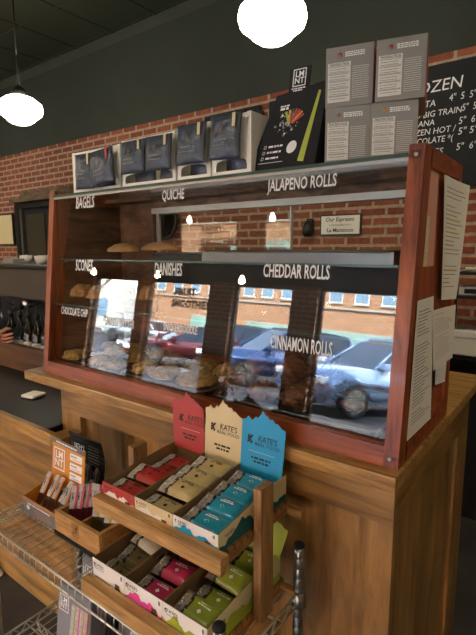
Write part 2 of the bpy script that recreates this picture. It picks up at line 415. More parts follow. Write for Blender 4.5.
MB().tube([(0, 0, .12), (0, 0, RH-1.95)], .004, M['black'], 6).build('cord', bulb)
copy_tree(bulb, label='bare filament bulb near the window lettering, seen mirrored in the case glass', loc=(-4.55, -3.5, 1.95))
copy_tree(bulb, label='bare filament bulb right of the window lettering, seen mirrored in the case glass', loc=(-3.08, -3.5, 1.93))

# ================================================================== THE STREET (mirrored in the case glass)
struct(MB().box((-70, -60, -.35), (40, WY-.2, -.2), M['asphalt']).build('street_ground'))
struct(MB().box((-70, -7.0, -.2), (40, WY-.2, -.06), M['sidewalk']).build('sidewalk'))
struct(MB().box((-70, -22, -.2), (40, -19.6, -.06), M['sidewalk']).build('sidewalk'))
bt = thing('brick_building', 'tan brick building across the street, mirrored in the case glass', 'building', (0, -22, 0))
bl = MB().box((-25, -10, -.3), (12, 0, 8), M['bldg'])
bl.build('wall', bt)
c_ = MB(); c_.box((-25.1, 0, 3.06), (12, .12, 3.16), M['stone_trim']); c_.box((-25.1, 0, 7.7), (12, .3, 8.1), M['stone_trim']); c_.build('cornice', bt)
M['window_white'] = plain('window_white', '#e4e2dc', .6)
wx = [-23.6, -22.0, -20.4, -18.9, -17.5, -16.1, -14.75, -13.4, -12.0, -10.4, -8.95, -7.5, -6.0, -4.5, -3.0]
for xx in wx:
    f = MB()
    f.box((xx-.40, .0, 3.4), (xx+.40, .06, 5.1), M['window_white']); f.box((xx-.43, .0, 3.33), (xx+.43, .1, 3.4), M['stone_trim'])
    f = f.build('window', bt)
    MB().box((xx-.33, .06, 3.48), (xx+.33, .075, 4.12), M['sky_glass']).box((xx-.33, .06, 4.2), (xx+.33, .075, 5.02), M['sky_glass']).build('pane', f)
for x0, x1 in ((-11.0, -2.0), (-16.0, -13.0), (-20.5, -17.5)):
    f = MB().box((x0, 0, .3), (x1, .06, 1.95), M['stone_trim']).build('window', bt)
    n = max(2, int((x1-x0)/1.5)); g = MB()
    for i in range(n):
        a = x0+.06+(x1-x0-.06)*i/n; g.box((a, .06, .38), (a+(x1-x0-.06)/n-.08, .075, 1.87), M['shop_glass'])
    g.build('pane', f)
dp = MB()
dp.box((-12.0, 0, -.2), (-11.6, .2, 6.5), M['stone_trim']); dp.build('pilaster', bt)
# bare tree
def tree(x, y, h, label, seed):
    t = thing('bare_tree', label, 'tree', (x, y, -.2), group='bare street trees')
    rr = random.Random(seed); b = MB()
    def br(p, d, L, r, k):
        q = p+d*L; mid = p+d*L*.5+Vector((rr.uniform(-1, 1), rr.uniform(-1, 1), 0))*L*.06
        b.tube([p, mid, q], [r, r*.85, r*.7], M['bark'], 6 if k < 3 else 4)
        if k >= 6: return
        for _ in range(3 if k in (1, 2) else 2):
            nd = (d+Vector((rr.uniform(-1, 1), rr.uniform(-1, 1), rr.uniform(-.2, .7)))*.75).normalized()
            br(q, nd, L*rr.uniform(.66, .85), r*.62, k+1)
    br(Vector((0, 0, 0)), Vector((0, 0, 1)), h*.28, h*.018, 0)
    b.build('trunk_and_branches', t, normals=False)
tree(-24.5, -16.5, 8, 'leafless tree on the far pavement, mirrored left in the case glass', 3)
tree(-30.5, -19.5, 10, 'leafless tree farther down the street, mirrored at the left edge', 8)
fb = thing('distant_building', 'pale low building at the end of the street', 'building', (-42, -34, 0))
MB().box((-14, -6, -.3), (14, 6, 4), plain('pale_render', '#c9c2b8', .8)).build('wall', fb)
MB().box((-6, 6, 1), (-3, 6.05, 2.8), M['sky_glass']).box((2, 6, 1), (5, 6.05, 2.8), M['sky_glass']).build('window', fb)

def car(name, label, loc, heading, paint, suv=True, cat='car'):
    """local: nose to +x, wheels on z=0, length 4.7"""
    t = thing(name, label, cat, loc, (0, 0, heading))
    pm = plain(name+'_paint', paint, .25, .3, .6, coat=.6)
    H = 1.72 if suv else 1.42; belt = 1.05 if suv else .9; hood = 1.02 if suv else .84
    low = [(-2.3, .35), (-2.36, .6), (-2.3, belt), (-1.2, belt+.03), (.85, belt), (1.6, hood), (2.15, hood-.12), (2.36, hood-.32), (2.38, .45), (2.25, .3)]
    # arches cut into the lower line
    def arch(cx): return [(cx+.42*math.cos(a), .34+.44*math.sin(a)) for a in [PI*k/10 for k in range(0, 11)]]
    bottom = [(2.25, .3)]+[(x_, max(.3, z_)) for x_, z_ in arch(1.45)]+[(x_, max(.3, z_)) for x_, z_ in arch(-1.4)]
    prof = low[:-1]+bottom
    b = MB(); W = .92
    secs = [(-W, 0), (-W*.97, .0), (0, 0), (W*.97, 0), (W, 0)]
    b.prism([(x_, -W, z_) for x_, z_ in prof], (0, 2*W, 0), pm)
    bmesh.ops.bevel(b.bm, geom=[e for e in b.bm.edges if abs(abs(e.verts[0].co.y)-W) < 1e-4 and abs(e.verts[0].co.y-e.verts[1].co.y) < 1e-4], offset=.07, segments=3, affect='EDGES')
    for f_ in b.bm.faces: f_.smooth = True
    b.build('body', t)
    # cabin
    base = [(-2.15 if suv else -1.7, belt), (1.0, belt-.02)]; top = [(-1.9 if suv else -1.0, H-.05), (-.9, H), (.0, H-.02), (.25 if suv else .15, H-.1)]
    b = MB(); wb, wt_ = .86, .68
    pts_l = [Vector((base[0][0], -wb, base[0][1]))]+[Vector((x_, -wt_, z_)) for x_, z_ in top]+[Vector((base[1][0], -wb, base[1][1]))]
    pts_r = [Vector((p.x, -p.y, p.z)) for p in pts_l]
    vl = [b.bm.verts.new(p) for p in pts_l]; vr = [b.bm.verts.new(p) for p in pts_r]
    fs = [b.bm.faces.new(vl), b.bm.faces.new(vr[::-1])]
    for i in range(len(vl)-1): fs.append(b.bm.faces.new([vl[i], vr[i], vr[i+1], vl[i+1]]))
    b.faces(fs, M['car_glass'])
    b.build('cabin_glass', t)
    b = MB()
    b.prism([(x_, -wt_-.01, z_) for x_, z_ in top[:3]]+[(x_, -wt_-.01, z_+.05) for x_, z_ in top[:3][::-1]], (0, 2*wt_+.02, 0), pm)
    for s_ in (-1, 1):
        b.tube([(base[1][0], s_*wb, belt), (top[3][0], s_*wt_, top[3][1]), (top[2][0]-.05, s_*(wt_+.0), H)], .035, pm, 6)
        b.tube([(-.35, s_*(wb+.0), belt), (-.4, s_*wt_, H)], .035, pm, 6)
        b.tube([(base[0][0], s_*wb, belt), (top[0][0], s_*wt_, H-.03)], .06, pm, 6)
    b.build('roof', t)
    wheel = None
    for cx_, s_ in ((1.45, -1), (1.45, 1), (-1.4, -1), (-1.4, 1)):
        if wheel is None:
            b = MB(); b.lathe([(.25, -.1), (.33, -.11), (.36, -.08), (.36, .08), (.33, .11), (.25, .1), (.25, -.1)], M['rubber'], 32, axis='Y'); wheel = b.build('wheel', t, (cx_, s_*.83, .36))
            b = MB(); b.lathe([(.25, -.09), (.26, -.1), (.24, -.06), (.05, -.03), (0, -.03)], M['dark_steel'], 28, axis='Y')
            for k in range(10):
                a = 2*PI*k/10
                b.tube([(.04*math.cos(a), -.085, .04*math.sin(a)), (.25*math.cos(a+.12), -.1, .25*math.sin(a+.12))], .016, M['steel'], 5)
            b.lathe([(.262, -.1), (.262, -.09), (.24, -.09), (.24, -.1), (.262, -.1)], M['steel'], 28, axis='Y'); b.lathe([(.05, -.1), (.05, -.07), (0, -.07)], M['steel'], 16, axis='Y')
            b.build('rim', wheel)
            if s_ == 1: wheel.rotation_euler[2] = PI
        else:
            copy_tree(wheel, t, loc=(cx_, s_*.83, .36), rot=(0, 0, 0 if s_ == -1 else PI))
    for s_ in (-1, 1):
        MB().box((2.12, s_*.72-.2, hood-.34), (2.385, s_*.72+.2, hood-.2), M['white_ink'], bev=.02).build('headlight', t)
        MB().box((.75, s_*.98-.1, belt+.02), (.92, s_*.98+.1, belt+.16), pm, bev=.03).build('mirror', t)
    MB().box((2.34, -.5, .45), (2.4, .5, hood-.3), M['black']).box((2.395, -.5, .68), (2.405, .5, .7), M['steel']).build('grille', t)
    return t
GZ = -.2
HD = R(121)
car('parked_suv', 'silver blue SUV parked outside, mirrored at the right of the case glass', (-3.35, -9.9, GZ), HD, '#8ea9cc')
car('parked_sedan', 'deep blue sedan parked beside the SUV, mirrored mid case glass', (-7.0, -11.2, GZ), HD, '#2c4a78', True)
car('parked_hatchback', 'dark red car parked past the blue sedan, mirrored behind the cookies', (-10.9, -11.4, GZ), HD, '#6b2a2c', False)
car('parked_wagon', 'black wagon parked across the street in front of the tan building', (-12.5, -17.0, GZ), R(178), '#20242a', True)
car('parked_coupe', 'pale grey car parked across the street left of the wagon', (-19.5, -17.0, GZ), R(178), '#b9bcbc', False)
car('parked_van', 'white van parked far down the street by the leafless trees', (-27.5, -15.5, GZ), R(178), '#d8d9d9', True)

# ================================================================== COUNTERS
CT = 1.08
cn = thing('service_counter', 'raised wooden counter with panelled front carrying the pastry case', 'counter', (-.6, .4, 0))
def W_(o): o.location = Vector(o.location)-o.parent.location; return o      # world-built child
def cpart(b, name, parent=cn):
    o = b.build(name, parent); o.location = -Vector(parent.location); return o
CL = -1.232
b = MB(); b.box((-1.436, -.035, 1.046), (.008, .93, CT), M['nosing'], bev=.003); cpart(b, 'countertop')
b = MB(); b.box((CL+.002, .012, 0), (-.014, .74, 1.046), M['counter_v']); cpart(b, 'body')
b = MB(); b.box((CL, -.01, .955), (0, .012, 1.046), M['counter_h']); cpart(b, 'top_rail')
b = MB(); b.box((CL, -.01, 0), (-1.118, .012, .955), M['counter_v']); cpart(b, 'stile')
b = MB(); b.box((-.137, -.01, 0), (0, .012, .955), M['counter_v']); cpart(b, 'stile')
b = MB(); b.box((-.70, -.01, .12), (-.60, .012, .955), M['counter_v']); cpart(b, 'stile')
b = MB(); b.box((-1.118, -.012, 0), (-.137, .012, .12), M['counter_h']); cpart(b, 'bottom_rail')
b = MB(); b.box((-.014, .012, .955), (0, .75, 1.046), M['counter_y']); cpart(b, 'side_rail')
b = MB(); b.box((-.014, .60, 0), (0, .75, .955), M['counter_v']); cpart(b, 'side_stile')
b = MB(); b.box((-.016, .012, 0), (-.004, .05, .955), M['counter_v']); cpart(b, 'side_stile')
b = MB(); b.box((-.016, .05, 0), (.004, .60, .11), M['counter_y']); cpart(b, 'side_baseboard')
b = MB(); b.box((-.02, .05, .11), (-.0085, .60, .955), M['counter_v']); cpart(b, 'side_panel')

lc = thing('lower_counter', 'lower counter at the left with dark stone top and wooden edge', 'counter', (-2.4, .1, 0))
def lpart(b, name): return cpart(b, name, lc)
LZ = .9
b = MB(); b.box((-4.2, -.075, LZ-.03), (CL-.002, .30, LZ), M['stone']); lpart(b, 'stone_top')
b = MB(); b.box((-4.2, -.095, LZ-.045), (-1.18, -.072, LZ+.003), M['nosing'], bev=.003); lpart(b, 'wooden_edge')
b = MB(); b.box((-1.18, -.095, LZ-.05), (-1.11, -.012, LZ+.002), M['counter_y'], bev=.002); lpart(b, 'end_block')
b = MB(); b.box((-4.2, .015, 0), (CL-.002, .30, LZ-.03), M['counter_h']); lpart(b, 'front_panel')
b = MB(); b.box((-4.2, .30, 0), (-1.24, .33, 1.035), wood('dark_backboard', '#3e2813', '#6d4722', (1.6, 12, 16), .5)); lpart(b, 'backboard')

bc = thing('work_counter', 'dark worktop behind the case where the espresso machine stands', 'counter', (-3, .6, 0))
b = MB(); b.box((-4.2, .335, .86), (-1.5, 1.05, .9), M['black']); cpart(b, 'worktop', bc)
b = MB(); b.box((-4.2, .36, 0), (-1.5, 1.0, .86), M['matte_black']); cpart(b, 'body', bc)
bk = thing('back_counter', 'long dark back counter along the brick wall', 'counter', (-1, 2, 0))
b = MB(); b.box((-4.4, 1.78, .90), (3.0, 2.39, .94), M['stone']); cpart(b, 'worktop', bk)
b = MB(); b.box((-4.4, 1.84, 0), (3.0, 2.38, .90), M['matte_black']); cpart(b, 'body', bk)

# card reader on the lower counter
cr = thing('card_reader', 'small white square card reader on the dark lower counter', 'card reader', (-1.625, .10, LZ), (0, 0, R(12)))
MB().box((-.037, -.037, .004), (.037, .037, .017), M['white'], bev=.006).build('body', cr)
MB().box((-.035, -.035, 0), (.035, .035, .005), M['rubber'], bev=.002).build('rubber_base', cr)
pcp = thing('porcelain_cup', 'small white cup tucked against the raised counter, behind the card reader', 'cup', (-1.33, .16, LZ))
MB().lathe([(0, .002), (.022, 0), (.03, .02), (.034, .045), (.031, .045), (.027, .02), (0, .006)], M['card_white'], 24).build('bowl', pcp)
MB().tube([(.031, 0, .035), (.05, 0, .03), (.046, 0, .014), (.028, 0, .012)], .004, M['card_white'], 8).build('handle', pcp)

# ================================================================== PASTRY CASE
CW, CH, TY, CD = 1.36, .68, .0743, .422
def fy(z, off=0): return TY*(z-CT)/CH+off           # the sloping front plane
pc = thing('pastry_case', 'red wooden pastry display case with slanted glass front and hand lettered names', 'display case', (-CW/2, .2, CT))
def pp(b, name, parent=pc, normals=True):
    o = b.build(name, parent, normals=normals); o.location = -Vector(pc.location) if parent == pc else (0, 0, 0); return o
def side(x0, x1, name):
    b = MB(); zt = CT+CH; t = x1-x0
    b.prism([(x0, fy(CT), CT), (x0, fy(CT)+.058, CT), (x0, fy(zt)+.058, zt), (x0, fy(zt), zt)], (t, 0, 0), M['red_wood'])
    s = pp(b, name)
    b = MB(); b.box((x0, CD-.04, CT), (x1, CD, CT+CH), M['red_wood'], bev=.001); pp(b, 'rear_stile', s)
    b = MB(); b.prism([(x0, fy(CT+.64)+.05, CT+.64), (x0, CD-.04, CT+.64), (x0, CD-.04, zt), (x0, fy(zt)+.05, zt)], (t, 0, 0), M['red_wood_x']); pp(b, 'upper_rail', s)
    b = MB(); b.box((x0, .05, CT), (x1, CD-.04, CT+.05), M['red_wood_x']); pp(b, 'lower_rail', s)
    xi = x0+t*.35
    b = MB(); b.prism([(xi, .056, CT+.05), (xi, CD-.04, CT+.05), (xi, CD-.04, CT+.64), (xi, fy(CT+.64)+.05, CT+.64)], (.012, 0, 0), M['red_wood'] if x1 > -.5 else M['walnut']); pp(b, 'panel', s)
    return s
side(-.032, 0, 'side_frame'); side(-CW, -CW+.03, 'side_frame')
b = MB(); b.prism([(-CW+.03, 0, CT), (-CW+.03, .035, CT), (-CW+.03, .035+fy(CT+.045), CT+.045), (-CW+.03, fy(CT+.045), CT+.045)], (CW-.062, 0, 0), M['red_wood_x']); pp(b, 'bottom_rail')
b = MB(); b.box((-CW+.03, .036, CT), (-.032, CD-.03, CT+.036), M['mat_dark']); pp(b, 'base')
b = MB(); b.box((-CW+.03, CD-.03, CT), (-.032, CD-.002, CT+.06), M['red_wood_x']); pp(b, 'rear_bottom_rail')
b = MB(); b.box((-CW+.03, CD-.045, CT+.625), (-.032, CD-.002, CT+.66), M['walnut']); b.box((-CW+.03, .30, CT+.648), (-.032, CD-.045, CT+.66), M['walnut']); pp(b, 'rear_top_rail')
b = MB(); b.box((-1.13, CD-.052, CT+.603), (-.032, CD-.01, CT+.624), M['alu']); pp(b, 'door_track')
b = MB(); b.box((-CW+.03, CD-.045, CT+.06), (-1.13, CD-.01, CT+.625), M['walnut']); pp(b, 'rear_panel')
b = MB(); b.box((-1.13, CD-.024, 1.515), (-.50, CD-.019, CT+.605), M['glass']); sdr = pp(b, 'sliding_door')
b = MB(); b.box((-1.13, CD-.027, 1.515), (-1.115, CD-.016, CT+.605), M['alu']); pp(b, 'edge_strip', sdr)
b = MB(); b.box((-.505, CD-.027, 1.515), (-.50, CD-.016, CT+.605), M['alu']); pp(b, 'edge_strip', sdr)
b = MB(); b.box((-1.13, CD-.030, CT+.06), (-.032, CD-.012, 1.512), plain('dark_rear_board', '#241c17', .6)); pp(b, 'rear_board')
# sloping front glass
zb, ztp = CT+.04, CT+.655
b = MB(); b.prism([(-CW+.03, fy(zb)+.008, zb), (-CW+.03, fy(zb)+.013, zb), (-CW+.03, fy(ztp)+.013, ztp), (-CW+.03, fy(ztp)+.008, ztp)], (CW-.062, 0, 0), M['case_glass']); pp(b, 'front_glass')
b = MB(); b.box((-CW+.03, fy(ztp)-.002, CT+.655), (-.032, CD-.002, CT+.661), M['glass']); pp(b, 'top_glass')
b = MB(); b.box((-CW+.03, fy(ztp)-.006, CT+.6545), (-.032, fy(ztp)-.001, CT+.6625), M['glass_edge']); b.box((-CW+.03, fy(ztp)+.0, CT+.648), (-.032, fy(ztp)+.006, CT+.6545), M['steel']); pp(b, 'top_edge_strip')
for zs, y0, y1 in ((1.505, .072, CD-.05), (1.338, .05, .30)):
    s = pp(MB().box((-CW+.03, y0, zs), (-.032, y1, zs+.006), M['glass']), 'glass_shelf')
    pp(MB().box((-CW+.03, y0-.0015, zs), (-.032, y0, zs+.006), M['glass_edge']), 'shelf_edge', s)
    for xx in (-CW+.036, -.038):
        for yy in (y0+.03, y1-.03): pp(MB().lathe([(.004, -.006), (.004, .006)], M['steel'], 10, at=(xx, yy, zs-.004), axis='X'), 'shelf_pin', s)
# clear corner clips with a screw
for (xx, zz) in ((-.016, CT+CH-.022), (-.018, CT+.022)):
    q = pp(MB().box((xx-.011, fy(zz)-.0025, zz-.009), (xx+.011, fy(zz)-.0002, zz+.009), M['plastic'], bev=.001), 'corner_clip')
    pp(MB().lathe([(.004, fy(zz)-.0045), (.004, fy(zz)-.002)], M['steel'], 12, at=(xx, 0, zz), axis='Y'), 'screw', q)
# hand lettering on the glass
slope_up = Vector((0, TY, CH)).normalized()
for s_, x_, z_, w_, h_ in (('BAGELS', -1.147, 1.706, .105, .040), ('QUICHE', -.717, 1.704, .091, .030), ('JALAPENO ROLLS', -.287, 1.702, .190, .029), ('SCONES', -1.137, 1.487, .099, .040),
    ('DANISHES', -.721, 1.484, .115, .037), ('CHEDDAR ROLLS', -.286, 1.490, .185, .033), ('CHOCOLATE CHIP', -1.185, 1.321, .160, .027), ('PEANUT BUTTER', -.939, 1.305, .160, .028),
    ('SNICKERDOODLE', -.659, 1.314, .137, .023), ('CINNAMON ROLLS', -.258, 1.313, .170, .034)):
    hl = lettering([(s_, (x_, fy(z_)+.0065, z_), X, slope_up, h_, fit(s_, h_, w_, .018), .018)], M['chalk'], pc)
    hl.location = -Vector(pc.location)

# ------------------------------------------------------------------ trays and food
def tray(name, label, x0, y0, x1, y1, z, m, h=.014):
    t = thing(name, label, 'tray', ((x0+x1)/2, (y0+y1)/2, z)); hw, hd = (x1-x0)/2, (y1-y0)/2
    b = MB(); b.box((-hw+.012, -hd+.012, 0), (hw-.012, hd-.012, .003), m)
    for (a, c) in (((-hw, -hd), (hw, -hd+.012)), ((-hw, hd-.012), (hw, hd)), ((-hw, -hd+.012), (-hw+.012, hd-.012)), ((hw-.012, -hd+.012), (hw, hd-.012))):
        b.box((a[0], a[1], 0), (c[0], c[1], h), m)
    b.build('pan', t)
    r = .02; pts = []
    for cx_, cy_, a0 in ((hw-r, hd-r, 0), (-hw+r, hd-r, 90), (-hw+r, -hd+r, 180), (hw-r, -hd+r, 270)):
        for k in range(5): a = R(a0+k*22.5); pts.append((cx_+r*math.cos(a), cy_+r*math.sin(a), h))
    MB().tube(pts, .0032, M['tray'], 6, closed=True).build('rolled_rim', t)
    return t
FZ = CT+.036
tray('baking_tray', 'shallow baking tray at the left of the case holding small cookies', -1.31, .05, -.97, .365, FZ, M['grate'])
tray('baking_tray', 'shallow baking tray in the middle of the case holding large cookies', -.955, .05, -.585, .37, FZ, M['grate'])
tray('baking_tray', 'shallow baking tray at the right of the case piled with cinnamon rolls', -.555, .05, -.07, .37, FZ, M['grate'])
tray('baking_tray', 'steel tray on the upper glass shelf at the right of the case', -.62, .09, -.06, .36, 1.511, M['tray'], .028)
tray('baking_tray', 'dark tray on the upper glass shelf beside the bread loaves', -.86, .12, -.63, .36, 1.511, M['grate'], .02)
def cookie_mesh(r, h, seed):
    b = MB(); b.blob((0, 0, h*.5), (r, r, h*.9), M['cookie'], .16, 3.2, seed, 3, 0.0); return b
base_c = {}
def cookie(label, x, y, z, r, h, seed, rz=0, tilt=(0, 0), group='cookies in the case'):
    o = cookie_mesh(r, h, seed).build('cookie'); o.location = (x, y, z); o.rotation_euler = (tilt[0], tilt[1], rz)
    tag(o, label, 'cookie', group); return o
Z0 = FZ+.003
left = [(-1.265, .085, 0, 'chunky cookie at the left front corner of the case, against the frame'), (-1.18, .20, 0, 'oat cookie behind the leftmost cookie in the case'),
        (-1.11, .085, 0, 'chunky cookie in the front row, second from the left'), (-1.28, .27, 0, 'cookie at the rear left of the case by the side panel'), (-1.03, .075, .0, 'chunky cookie in the front row at the right edge of the left tray'),
        (-1.05, .19, 0, 'oat cookie in the second row of the left tray'), (-1.16, .29, .0, 'cookie in the rear row of the left tray'), (-1.08, .13, .028, 'cookie lying on top of the left tray cookies'),
        (-1.02, .29, .0, 'darker cookie in the rear corner of the left tray, nearest the middle tray')]
for i, (x, y, dz, lb) in enumerate(left): cookie(lb, x, y, Z0+dz, .050, .032, i*1.7, i, (R(-8) if dz else 0, 0))
mid = [(-.895, .11, .052, 'round lumpy cookie at the left front of the middle tray'), (-.885, .24, .052, 'round cookie behind, left side of the middle tray'),
       (-.79, .105, .06, 'broken looking large cookie at the front of the middle tray'), (-.665, .11, .066, 'largest cookie at the right front of the middle tray'), (-.76, .24, .068, 'large ring shaped cookie at the middle tray centre'), (-.645, .255, .06, 'large cookie at the rear right of the middle tray')]
for i, (x, y, r, lb) in enumerate(mid): cookie(lb, x, y, Z0, r, .034, 20+i*1.3, i*2)
def slip(label, x, y, z, rz, w=.06, h=.02):
    b = MB(); b.box((-w/2, -h/2, 0), (w/2, h/2, .0012), M['card_white']); o = b.build('paper_slip', None, (x, y, z), (R(20), R(4), rz)); tag(o, label, 'paper', 'paper slips among the cookies')
slip('white paper slip tucked between the large front cookies', -.73, .12, Z0+.036, R(-10)); slip('white paper slip under the ring shaped cookie', -.735, .185, Z0+.034, R(5), .05)
slip('white triangular paper scrap beside the rear right cookie', -.60, .17, Z0+.02, R(60), .05, .03); slip('pale paper scrap by the leftmost cookies', -1.19, .12, Z0+.03, R(30), .04, .025)
for i, (x, y, r_, lb) in enumerate(((-1.045, .155, .072, 'long golden loaf lying on the upper glass shelf below the lettering'), (-.955, .245, .082, 'brown seeded loaf behind the golden one on the upper shelf'))):
    b = MB(); b.blob((0, 0, .024), (r_, .045, .030), M['dough'], .06, 2, i*3+1, 3, 0)
    o = b.build('loaf', None, (x, y, 1.512 if i < 1 else 1.5165), (0, 0, R(6)*i)); tag(o, lb, 'bread', 'bread on the upper shelf')
for i, (x, y, lb) in enumerate(((-1.245, .115, 'sugared scone at the left end of the middle glass shelf'), (-1.135, .115, 'scone second from the left on the middle glass shelf'), (-1.035, .12, 'scone third from the left on the middle glass shelf'), (-.955, .19, 'darker scone at the right of the middle shelf group'))):
    b = MB(); b.blob((0, 0, .026), (.050, .045, .044), M['scone'], .13, 3, i*2.1+5, 3, 0); o = b.build('scone', None, (x, y, 1.345), (0, 0, i)); tag(o, lb, 'scone', 'scones on the middle shelf')
def cinnamon_roll(label, x, y, z, seed, s=1):
    t = thing('cinnamon_roll', label, 'cinnamon roll', (x, y, z), (R(rnd.uniform(-10, 10)), R(rnd.uniform(-10, 10)), seed*1.3), 'cinnamon rolls in paper cups')
    b = MB(); b.blob((0, 0, .036*s), (.046*s, .046*s, .030*s), M['roll'], .18, 3.5, seed, 3); b.build('bun', t)
    b = MB(); pts = [(.033*s*k/26*math.cos(k*.62), .033*s*k/26*math.sin(k*.62), .064*s-.016*s*(k/26)**2) for k in range(2, 27)]
    b.tube(pts, .0055*s, M['roll'], 6); b.build('swirl', t)
    b = MB(); n = 24; rings = []
    for (r_, h_, am) in ((.028, 0, 0), (.036, .02, .05), (.050, .040, .25)):
        rings.append([b.bm.verts.new((r_*s*(1+am*(.5 if k % 3 else -.3)*math.sin(k*1.9+seed))*math.cos(2*PI*k/n), r_*s*(1+am*(.5 if k % 3 else -.3))*math.sin(2*PI*k/n), h_*s*(1+am*.8*math.sin(k*2.5+seed)))) for k in range(n)])
    fs = [b.bm.faces.new(rings[0])]
    for p_, q_ in zip(rings, rings[1:]):
        for k in range(n): fs.append(b.bm.faces.new([p_[k], p_[(k+1) % n], q_[(k+1) % n], q_[k]]))
    b.faces(fs, M['parchment']); b.build('paper_cup', t)
k = 0; cols = ['first', 'second', 'third', 'fourth', 'fifth']; rows = ['front', 'middle', 'rear']
for r_ in range(3):
    for c in range(3):
        k += 1; cinnamon_roll('cinnamon roll in a brown paper cup, %s row, %s from the left on its tray' % (rows[r_], cols[c]), -.50+.095*c+rnd.uniform(-.008, .008), .115+.095*r_, Z0, k)
for c, (x, y) in enumerate(((-.46, .165), (-.36, .17), (-.42, .26), (-.31, .27))):
    cinnamon_roll('cinnamon roll stacked on top of the others, %s of the upper four from the left' % cols[c], x, y, Z0+.058, 30+c)

for lb, x, y, sd in (('twist of clear wrap around a pastry at the right end of the tray', -.17, .17, 3), ('crumpled clear wrapped pastry right of the cinnamon rolls', -.215, .28, 7)):
    t = thing('wrapped_pastry', lb, 'pastry', (x, y, Z0), (0, 0, sd), 'wrapped pastries at the tray end')
    b = MB(); b.blob((0, 0, .018), (.038, .030, .020), M['roll'], .15, 3, sd, 3, 0); b.build('pastry', t)
    b = MB(); b.blob((0, 0, .026), (.052, .042, .030), M['plastic'], .35, 3.5, sd+1, 3, 0); b.build('wrap', t)

# papers taped to the right side of the case (its outer face is x = 0)
def sheet(label, pts, m, x=.001, curl=0, lines=0, marks=0, cat='paper', hi=False):
    """pts: four (y, z) corners: top near, top far, bottom far, bottom near"""
    t = thing('paper_note', label, cat, (x, pts[0][0], pts[0][1])); nu, nv = 10, 12; b = MB()
    def P(u, v, off=0):
        a = Vector(pts[0]).lerp(Vector(pts[1]), u); c = Vector(pts[3]).lerp(Vector(pts[2]), u); q = a.lerp(c, v)
        xo = curl*(u**2.2)*(1-.35*v)+.002*math.sin(u*5+v*4)*min(1, curl*30)
        return Vector((xo+off, q[0]-pts[0][0], q[1]-pts[0][1]))
    for side_ in (0, .0006):
        g = [[b.bm.verts.new(P(i/nu, j/nv, side_)) for i in range(nu+1)] for j in range(nv+1)]
        b.faces([b.bm.faces.new([g[j][i], g[j][i+1], g[j+1][i+1], g[j+1][i]]) for j in range(nv) for i in range(nu)], m, True)
    b.build('sheet', t, normals=False)
    if lines:
        b = MB(); rr = random.Random(lines)
        def strip(u0, u1, v, th, mm):
            n = 6; pr_ = None
            for i in range(n):
                ua, ub = u0+(u1-u0)*i/n, u0+(u1-u0)*(i+1)/n
                b.faces([b.bm.faces.new([b.bm.verts.new(p) for p in (P(ua, v, .0012), P(ub, v, .0012), P(ub, v+th, .0012), P(ua, v+th, .0012))])], mm)
        for i in range(lines):
            v = .08+.84*i/lines
            if rr.random() < .12: continue
            if hi and i % 3 == 1 and i > 4: strip(.1, rr.uniform(.4, .8), v-.004, .014, M['highlighter'])
            strip(.1, rr.uniform(.45, .9), v, .006, M['grey_ink'])
        b.build('print', t, normals=False)
    return t
sheet('faded pinkish notice taped high on the case side panel', [(.081, 1.725), (.222, 1.722), (.221, 1.505), (.087, 1.507)], M['paper_pink'], -.0085)
sheet('narrow yellowed strip stuck over the faded pinkish notice', [(.088, 1.62), (.153, 1.617), (.150, 1.507), (.090, 1.507)], M['paper_cream'], -.0045, lines=9)
sheet('long white sheet with yellow highlighted lines curling off the case side', [(.225, 1.715), (.43, 1.708), (.375, 1.414), (.27, 1.420)], M['paper'], .003, .016, 24, hi=True)
sheet('white printed sheet hanging below the highlighted one', [(.19, 1.402), (.385, 1.398), (.40, 1.251), (.233, 1.248)], M['paper'], .0025, .01, 22)
sheet('large ivory printed sheet, lowest on the case side near its front edge', [(.074, 1.436), (.201, 1.436), (.241, 1.124), (.049, 1.130)], M['paper'], .0012, 0, 34)
sheet('small card with barcode like rows below the printed sheet, rear of the side', [(.256, 1.262), (.37, 1.25), (.365, 1.190), (.265, 1.205)], M['card_white'], .0016, 0, 7)

# ================================================================== ON TOP OF THE CASE
TZ = CT+.6625
def bin_(label, x0, x1, h, depth=.26, y0=.088):
    w_ = x1-x0; t = thing('bag_bin', label, 'bin', ((x0+x1)/2, y0, TZ), group='white bins on the case'); hw = w_/2; m = M['white']; th = .004
    b = MB(); b.box((-hw, 0, 0), (hw, depth, th), m); b.box((-hw, depth-th, th), (hw, depth, h), m)
    b.box((-hw, 0, th), (-hw+th, depth-th, h), m, bev=.0015); b.box((hw-th, 0, th), (hw, depth-th, h), m, bev=.0015); b.build('tub', t)
    # front wall with an arched window cut low down
    n = 10; ow = hw-.014; az = .012; ah = .036
    b = MB()
    b.box((-hw, -.004, 0), (hw, 0, az), m); b.box((-hw, -.004, az), (-ow, 0, h), m, bev=.001); b.box((ow, -.004, az), (hw, 0, h), m, bev=.001)
    arc = [(-ow, -.004, az+ah)]+[(ow*math.cos(PI-PI*k/n)*.999, -.004, az+ah*.35+ah*.5*math.sin(PI*k/n)**.5) for k in range(n+1)]+[(ow, -.004, az+ah)]
    b.prism(arc, (0, .004, 0), m); b.box((-ow, -.004, az+ah), (ow, 0, h-.002), m); b.build('front_wall', t)
    return t
